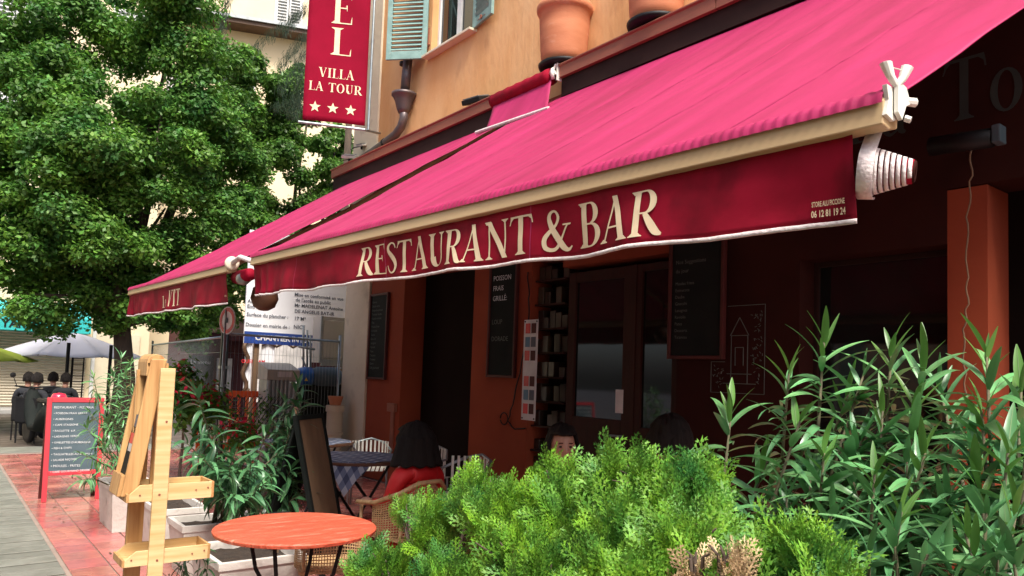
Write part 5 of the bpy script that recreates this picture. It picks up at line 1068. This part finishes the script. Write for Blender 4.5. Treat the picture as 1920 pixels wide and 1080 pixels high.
# guests far down the street
pf = person((0, 0, 0), 0, 'x', 'dark_cloth', lo=True, group='guests at the far terrace')
fars = [(52, 742, 17.6, 165, 'leftmost of the far seated guests, in dark clothes beyond the scooter'), (66, 746, 16.9, 140, 'far seated guest in a dark jacket just left of the scooter'), (100, 752, 18.4, 190, 'far guest with round dark hair behind the scooter'), (122, 750, 17.8, 170, 'far guest in dark clothes above the red chalkboard')]
for i, (px, py, Y_, rz_, lab) in enumerate(fars):
    p = at(px, py - 22, Y=Y_); loc = (p.x, Y_, 0); sc_ = (p.z + .12) / 1.32
    if i == 0: pf.location = loc; pf.rotation_euler = (0, 0, R_(rz_)); pf['label'] = lab; o = pf
    else: o = dup(pf, loc, R_(rz_), lab)
    fc = thing('far_chair', 'dark chair under the ' + lab.split(',')[0].replace('leftmost of the far seated guests', 'leftmost far guest'), 'chair', loc, R_(rz_), 'dark chairs of the far terrace')
    m_ = MB(); m_.bb(-.2, .2, -.2, .2, .37, .40); m_.build('seat', 'black_metal', fc, False); m_ = MB(); m_.bb(-.2, .2, .2, .22, .4, .85); m_.build('backrest', 'black_metal', fc, False)
    for lx in (-.18, .18):
        for ly_ in (-.18, .18): m_ = MB(); m_.tube([(lx, ly_, 0), (lx, ly_, .37)], .014, 6); m_.build('leg', 'black_metal', fc, False)

# ================================================================== SCOOTER, UMBRELLAS
p = at(80, 832, Z=0); sct = thing('motor_scooter', 'dark motor scooter with red tail light parked behind the red chalkboard', 'scooter', (p.x + .05, 15.6, 0), R_(12))
def wheel(y_, nm='wheel'):
    m_ = MB(); m_.lathe((0, y_, .27), [(.17, -.045), (.245, -.05), (.27, -.02), (.27, .02), (.245, .05), (.17, .045)], 28, (1, 0, 0)); wh = m_.build(nm, 'black_metal', sct, False, smooth=True)
    m_ = MB(); m_.lathe((0, y_, .27), [(0, -.03), (.16, -.035), (.16, .035), (0, .03)], 18, (1, 0, 0)); m_.build('rim', 'galvanised', wh, False, smooth=True)
wheel(0); wheel(1.25)
m_ = MB(); sec = [(-.1, .60, .03, .12), (.0, .68, .13, .16), (.25, .62, .17, .20), (.5, .50, .16, .18), (.62, .35, .15, .10), (.95, .32, .14, .08), (1.08, .60, .17, .25), (1.2, .85, .13, .18), (1.28, .98, .06, .08)]
vs = []; n = 12
for (y_, z_, rx, rz2) in sec: vs += [(rx * math.cos(2 * math.pi * k / n), y_, z_ + rz2 * math.sin(2 * math.pi * k / n)) for k in range(n)]
m_.add(vs, [(i * n + k, i * n + (k + 1) % n, i * n + n + (k + 1) % n, i * n + n + k) for i in range(len(sec) - 1) for k in range(n)] + [tuple(range(n)), tuple(range((len(sec) - 1) * n, len(sec) * n))[::-1]]); m_.build('body', 'slate_black', sct, False, smooth=True)
m_ = MB(); m_.box((0, .25, .84), (.28, .62, .09)); m_.build('saddle', 'black_metal', sct, False, bevel=.03)
m_ = MB(); m_.lathe((0, -.10, .80), [(0, -.04), (.09, -.02), (.10, .03), (0, .07)], 16, (0, -1, 0)); m_.build('tail_light', 'tail_red', sct, False, smooth=True)
m_ = MB(); m_.lathe((-.02, -.18, .93), [(.04, -.08), (.12, -.07), (.13, 0), (.10, .06), (0, .08)], 20); m_.build('luggage_box', 'tail_red', sct, False, smooth=True)
m_ = MB(); m_.tube([(-.33, 1.1, 1.08), (-.1, 1.2, 1.05), (.1, 1.2, 1.05), (.33, 1.1, 1.08)], .016, 8); m_.tube([(0, 1.2, 1.05), (0, 1.25, .3)], .03, 8); m_.tube([(-.3, 1.12, 1.08), (-.36, 1.14, 1.25)], .008, 5); m_.lathe((-.37, 1.14, 1.28), [(0, -.01), (.05, 0), (0, .01)], 10, (0, 1, 0)); m_.build('handlebar', 'black_metal', sct, False)
m_ = MB(); m_.tube([(.12, .2, .25), (.13, -.1, .3), (.14, -.25, .34)], [.03, .05, .05], 10); m_.build('exhaust', 'galvanised', sct, False, smooth=True)
def umbrella(apx, apy, Y_, rim_w, droop, m, label, nrib=8, rot=0):
    a = at(apx, apy, Y=Y_); t = thing('parasol', label, 'parasol', (a.x, Y_, 0), 0, 'parasols of the far terrace')
    for k in range(nrib):
        m_ = MB()
        def pan(u, v, k=k):
            a0 = 2 * math.pi * (k + rot) / nrib; a1 = 2 * math.pi * (k + 1 + rot) / nrib; p0 = Vector((math.cos(a0), math.sin(a0), 0)) * rim_w * v; p1 = Vector((math.cos(a1), math.sin(a1), 0)) * rim_w * v
            p_ = lerp(p0, p1, u); s_ = math.sin(math.pi * u) * .05 * v; return Vector((p_.x * (1 - s_), p_.y * (1 - s_), a.z - droop * v ** 1.25 - .05 * math.sin(math.pi * u) * v))
        m_.grid(pan, 6, 8); m_.build('canopy_panel', m, t, False, smooth=True, solid=.006)
        m_ = MB(); an = 2 * math.pi * (k + rot) / nrib; m_.tube([(0, 0, a.z - .05), (math.cos(an) * rim_w * .98, math.sin(an) * rim_w * .98, a.z - droop - .02)], .01, 5); m_.build('rib', 'black_metal', t, False)
    m_ = MB(); m_.tube([(0, 0, 0), (0, 0, a.z)], .03, 8); m_.build('pole', 'black_metal', t, False)
    m_ = MB(); m_.lathe((0, 0, 0), [(.3, 0), (.3, .05), (.06, .09), (.05, .3)], 16); m_.build('base', 'black_metal', t, False)
umbrella(140, 624, 23, 1.85, .62, 'umbrella_white', 'large lavender white parasol over the far terrace', rot=.3)
umbrella(-82, 632, 22, 1.7, .5, 'umbrella_lime', 'lime green parasol at the left edge of the photo')
for (px, Y_, lab) in ((125, 20.5, 'left of two slender black posts under the white parasol'), (205, 21, 'black post right of the ladder like trellis under the white parasol')):
    b_ = at(px, 700, Y=Y_); m_ = MB(); m_.tube([(b_.x, Y_, 0), (b_.x, Y_, 2.0)], .04, 8); tag(m_.build('awning_post', 'black_metal'), lab, 'post')
tl = thing('trellis', 'black ladder shaped trellis under the white parasol', 'trellis', (at(134, 700, Y=24).x, 24, 0))
for s_ in (0, .28): m_ = MB(); m_.tube([(s_, 0, 0), (s_, 0, 2.1)], .02, 6); m_.build('upright', 'black_metal', tl, False)
for k in range(12): m_ = MB(); m_.tube([(0, 0, .2 + k * .16), (.28, 0, .2 + k * .16)], .01, 5); m_.build('rung', 'black_metal', tl, False)

# ================================================================== BUILDING SITE BEHIND THE FENCE
def mesh_fence(a, b, label, zb=.15, zt=2.0):
    t = thing('mesh_fence_panel', label, 'fence', a, 0, 'site fence panels'); a, b = Vector(a), Vector(b); m_ = MB(); m_.tube([a + Vector((0, 0, zt)), b + Vector((0, 0, zt))], .018, 8); m_.build('top_rail', 'galvanised', t, smooth=True)
    m_ = MB(); m_.tube([a + Vector((0, 0, zb)), b + Vector((0, 0, zb))], .018, 8); m_.build('bottom_rail', 'galvanised', t, smooth=True)
    for q in (a, b): m_ = MB(); m_.tube([q, q + Vector((0, 0, zt + .1))], .022, 8); m_.build('post', 'galvanised', t, smooth=True)
    L_ = (b - a).length; m_ = MB(); n = int(L_ / .06)
    for k in range(1, n): q = lerp(a, b, k / n); m_.tube([q + Vector((0, 0, zb)), q + Vector((0, 0, zt))], .0022, 3, False)
    for z_ in (.5, 1.0, 1.78): m_.tube([a + Vector((0, 0, z_)), b + Vector((0, 0, z_))], .003, 4)
    stuff(m_.build('wire_mesh', 'galvanised', t))
FPp = at(418, 632, Z=2.0); FPp.z = 0
mesh_fence(FPp, (3.98, 18.5, 0), 'galvanised mesh fence panel receding left of the round road sign')
mesh_fence(FPp + Vector((.06, -.02, 0)), (XF - .06, 11.32, 0), 'galvanised mesh fence panel between the round road sign and the pilaster', zt=2.05)
gp = thing('green_post', 'thick dark green post at the joint of the mesh fences', 'post', (FPp.x, FPp.y - .1, 0)); m_ = MB(); m_.bb(-.05, .05, -.03, .03, 0, 2.08); m_.build('post_shaft', 'dark_green_metal', gp, False, bevel=.005); m_ = MB(); m_.bb(-.06, .06, -.045, .045, 1.55, 1.59); m_.bb(-.06, .06, -.045, .045, 1.3, 1.33); m_.build('clamp', 'galvanised', gp, False)
# round sign
rs_c = at(426, 601, Y=10.4); rsn = thing('road_sign', 'round red ringed traffic sign on a pole in front of the mesh fence', 'road sign', (rs_c.x, rs_c.y, 0))
nrmv = (Vector((-.965, -.26, 0)))
m_ = MB(); m_.lathe(rs_c, [(0, -.006), (.19, -.006), (.19, .0), (0, .0)], 36, nrmv); m_.build('backing', 'sign_white', rsn)
m_ = MB(); m_.lathe(rs_c + nrmv * .002, [(.175, 0), (.175, .003), (.125, .003), (.125, 0)], 36, nrmv, False); m_.build('red_ring', 'sign_red', rsn)
xs_ = Vector((-nrmv.y, nrmv.x, 0)); m_ = MB(); m_.box(rs_c + nrmv * .006 + Vector((0, 0, -.005)), (.05, .004, .05), Matrix((xs_, nrmv, Vector((0, 0, 1)))).transposed()); m_.lathe(rs_c + nrmv * .006 + Vector((0, 0, .022)), [(.02, -.002), (.02, .003)], 12, nrmv); m_.box(rs_c + nrmv * .008 + Vector((0, 0, .0)), (.03, .004, .012), Matrix((xs_, nrmv, Vector((0, 0, 1)))).transposed()); m_.build('symbol', 'slate_blue', rsn)
m_ = MB(); m_.tube([(rs_c.x, rs_c.y + .04, 0), (rs_c.x, rs_c.y + .04, rs_c.z + .15)], .025, 10); m_.build('pole', 'galvanised', rsn, smooth=True)
# construction notice
YS = 12.6; sA, sB = at(457, 643, Y=YS), at(668, 430, Y=YS); zlo, zhi = at(457, 643, Y=YS).z, at(480, 432, Y=YS).z; ns = thing('site_notice', 'big white building permit notice with blue bottom band behind the fence', 'notice board', (sA.x, YS, zlo))
m_ = MB(); m_.bb(sA.x, sB.x + .2, YS, YS + .04, zlo, zhi); m_.build('panel', 'sign_white', ns)
m_ = MB(); m_.bb(sA.x, sB.x + .2, YS - .006, YS - .001, zlo, zlo + .2); m_.build('blue_band', 'sign_blue', ns)
for s_ in (0.2, 1.8): m_ = MB(); m_.bb(sA.x + s_, sA.x + s_ + .08, YS + .045, YS + .12, 0, zhi - .1); m_.build('support_post', 'plywood', ns)
def st_(s_, px, py, size, mm='print_grey', b_=.0): p_ = at(px, py, Y=YS - .006); text(s_, size, p_, (1, 0, 0), (0, 0, 1), mm, ns, bold=b_)
st_('CHANTIER INTERDIT', 478, 637, .125, 'sign_white', .004)
for s_, px, py, sz in (('Dossier en mairie de :', 460, 611, .085), ('NICE', 550, 616, .095), ('Surface du plancher :', 462, 592, .085), ('17 M²', 551, 600, .09), ('Entreprise :', 463, 577, .085), ('Architecte :', 464, 567, .085), ('DE ANGELIS BAT-IR', 552, 586, .085), ('Mr MADELENAT Antoine', 552, 575, .085), ("de l'accès au public", 554, 565, .085), ("Mise en conformité en vue", 552, 555, .085)): st_(s_, px, py, sz, 'print_grey', .0015)
# tall grey box, cabinet, motor
gb = thing('corrugated_locker', 'grey corrugated metal box with sloping lid in front of the notice', 'meter box', at(530, 790, Y=11.4)); gz = gb.location.z; gb.location.z = 0; ORG[gb.name] = Vector(gb.location)
pL, pR = at(502, 690, Y=11.4), at(556, 690, Y=11.4); m_ = MB(); x0, x1 = pL.x, pR.x; topz = at(502, 712, Y=11.4).z
n = 7
for k in range(n): xx = x0 + (x1 - x0) * (k + .5) / n; m_.lathe((xx, 11.4, 0), [((x1 - x0) / n * .48, 0), ((x1 - x0) / n * .48, topz)], 8)
m_.bb(x0, x1, 11.4, 11.75, 0, topz); m_.build('ribbed_body', 'grey_metal', gb)
m_ = MB(); m_.prism([(x0 - .03, 11.32, topz), (x0 - .03, 11.32, topz + .16), (x0 - .03, 11.75, topz + .27), (x0 - .03, 11.75, topz)], (x1 - x0 + .06, 0, 0)); m_.build('lid', 'beige_metal', gb, bevel=.006)
m_ = MB(); m_.bb(x0 + .13, x0 + .35, 11.308, 11.316, topz + .05, topz + .13); m_.build('label_plate', 'paper', gb)
cbx = thing('steel_cabinet', 'beige steel cabinet mounted beside the cream pilaster', 'cabinet', (5.2, 11.7, 1.5)); YC = 11.75
a, b = at(597, 680, Y=YC), at(655, 597, Y=YC); m_ = MB(); m_.bb(a.x, b.x, YC, YC + .3, a.z, b.z); m_.build('housing', 'beige_metal', cbx, bevel=.006)
m_ = MB(); m_.bb(a.x + .05, b.x - .03, YC - .02, YC - .001, a.z + .08, b.z - .06); m_.build('door', 'beige_metal', cbx, bevel=.008)
m_ = MB(); m_.bb(a.x, a.x + .04, YC - .03, YC - .0, a.z, b.z); m_.bb(a.x + .04, b.x, YC - .025, YC - .001, a.z - .05, a.z + .06); m_.build('frame', 'grey_metal', cbx)
m_ = MB()
for k, pxx in enumerate((569, 576, 582)): u_ = at(pxx, 690, Y=YC - .05); v_ = at(pxx, 610 + k * 9, Y=YC - .05); m_.tube([u_, v_], .018, 6)
m_.tube([at(566, 670, Y=YC - .1), at(575, 690, Y=YC - .1), at(600, 700, Y=YC - .1), at(640, 690, Y=YC - .1)], .014, 6); m_.tube([at(560, 650, Y=YC - .1), at(590, 655, Y=YC - .1)], .02, 6); m_.build('conduit', 'galvanised', cbx, smooth=True)
mt_ = thing('blue_motor', 'rounded blue site machine with yellow warning mark below the cabinet', 'machine', (5, 11.5, 1.3)); a, b = at(555, 705, Y=11.5), at(650, 705, Y=11.5)
m_ = MB(); c_ = a; m_.lathe(c_, [(0, -.02), (.08, 0), (.135, .05), (.15, .12), (.15, .24)], 24, (1, 0, 0)); m_.build('cap', 'motor_blue', mt_, smooth=True)
m_ = MB(); m_.lathe(c_ + Vector((.242, 0, 0)), [(.14, 0), (.14, .08), (.16, .1), (.16, .45), (.12, .5), (0, .5)], 24, (1, 0, 0)); m_.build('drum', 'slate_blue', mt_, smooth=True)
m_ = MB(); m_.bb(c_.x + .1, b.x, 11.45, 11.75, c_.z - .5, c_.z - .12); m_.bb(c_.x + .15, b.x - .1, 11.5, 11.7, 0, c_.z - .5); m_.build('stand', 'slate_black', mt_)
m_ = MB(); q = at(574, 712, Y=11.33); m_.prism([q + Vector((-.03, 0, -.02)), q + Vector((.03, 0, -.02)), q + Vector((0, 0, .035))], (0, .002, 0)); m_.build('warning_mark', 'yellow_mark', mt_)
# orange barrier
ob = thing('orange_barrier', 'orange plastic safety barrier behind the flowers', 'barrier', (3.6, 12, 0)); YO = 12.0; a, b = at(372, 760, Y=YO), at(492, 760, Y=YO); z1 = at(430, 735, Y=YO).z
m_ = MB(); m_.bb(a.x, b.x, YO, YO + .03, z1 - .08, z1 + .02); m_.bb(a.x, b.x, YO, YO + .03, .28, .4); m_.build('rail', 'orange_net', ob)
m_ = MB(); 
for k in range(9): xx = a.x + (b.x - a.x) * k / 8; m_.bb(xx - .02, xx + .02, YO + .002, YO + .028, .4, z1 - .08)
m_.build('netting', 'orange_net', ob); m_ = MB(); m_.bb(a.x, a.x + .1, YO - .2, YO + .2, 0, .05); m_.bb(b.x - .1, b.x, YO - .2, YO + .2, 0, .05); m_.build('foot', 'orange_net', ob)
lt = thing('lattice_trellis', 'dark diagonal lattice with climbing plants in front of the orange barrier', 'trellis', (3.4, 11.2, 0)); m_ = MB(); YT = 11.3; a, b = at(375, 780, Y=YT), at(490, 780, Y=YT); n = 14
for k in range(n):
    xx = a.x + (b.x - a.x) * k / n
    for s_ in (-1, 1): m_.tube([(xx, YT + s_ * .006, .55), (xx + s_ * .45, YT + s_ * .006, 1.15)], .006, 4)
stuff(m_.build('wire_lattice', 'black_metal', lt)); V, F = leaf_cloud([(a.x + i * .25 - 3.4, .15, .7 + .2 * math.sin(i * 2)) for i in range(7)], [(.2, .15, .35)] * 7, 900, .04, shell=.1); stuff(link('climbing_leaves', npmesh('climbing_leaves', V, F), 'tree_leaf', lt))
# scrolled white signboard
YG = 15.5; a, b = at(447, 735, Y=YG), at(560, 648, Y=YG); sg = thing('scrolled_signboard', 'white signboard with dark scrolled edges and red lettering behind the fence', 'signboard', (a.x, YG, 0)); m_ = MB(); m_.bb(a.x + .1, b.x + .3, YG, YG + .04, a.z, b.z); m_.build('panel', 'sign_white', sg)
m_ = MB()
for (x0_, x1_, z_) in ((a.x + .1, b.x + .3, b.z), (a.x + .1, b.x + .3, a.z)):
    P2 = [(x0_ + (x1_ - x0_) * k / 16, YG - .03, z_ + .05 * math.sin(k * 1.57)) for k in range(17)]; m_.tube(P2, .035, 6)
m_.tube([(a.x + .1 + .05 * math.sin(k * 1.2), YG - .03, a.z + (b.z - a.z) * k / 10) for k in range(11)], .045, 6); m_.build('scroll_edge', 'scroll_brown', sg, smooth=True)
m_ = MB(); q = at(470, 722, Y=YG - .1); m_.bb(q.x, q.x + .18, YG - .1, YG - .06, a.z - .2, b.z + .25); m_.build('pink_post', 'paper', sg); text('OUEROAM', .10, at(452, 680, Y=YG - .12), (1, 0, 0), (0, 0, 1), 'sign_red', sg, bold=.003)
m_ = MB(); q = at(513, 700, Y=YG - .05); m_.bb(q.x, q.x + .75, YG - .05, YG - .02, a.z + .35, b.z + .15); m_.build('paper_sheet', 'paper', sg)
for s_ in (.2, 1.2): m_ = MB(); m_.bb(a.x + s_, a.x + s_ + .07, YG + .045, YG + .1, 0, a.z + .2); m_.build('leg', 'plywood', sg)
# bamboo coloured pipe and pot by the pilaster
bp_ = thing('stone_pedestal', 'banded beige pedestal beside the cream pilaster', 'pedestal', at(628, 770, Y=10.9)); bp_.location.z = 0; m_ = MB(); zz_ = at(628, 760, Y=10.9).z
m_.lathe((0, 0, 0), [(.13, 0), (.12, zz_ * .55), (.14, zz_ * .56), (.14, zz_ * .6), (.12, zz_ * .61), (.12, zz_ * .9), (.14, zz_ * .91), (.14, zz_), (0, zz_)], 16); m_.build('shaft', 'cream_plaster', bp_, False)
m_ = MB(); m_.lathe((0, 0, zz_ + .002), [(.08, 0), (.11, .1), (.12, .14), (.1, .14), (0, .12)], 16); tag(m_.build('small_orange_pot', 'terracotta'), 'small orange pot on the banded pedestal', 'flower pot'); bpy.data.objects['small_orange_pot'].location = bp_.location
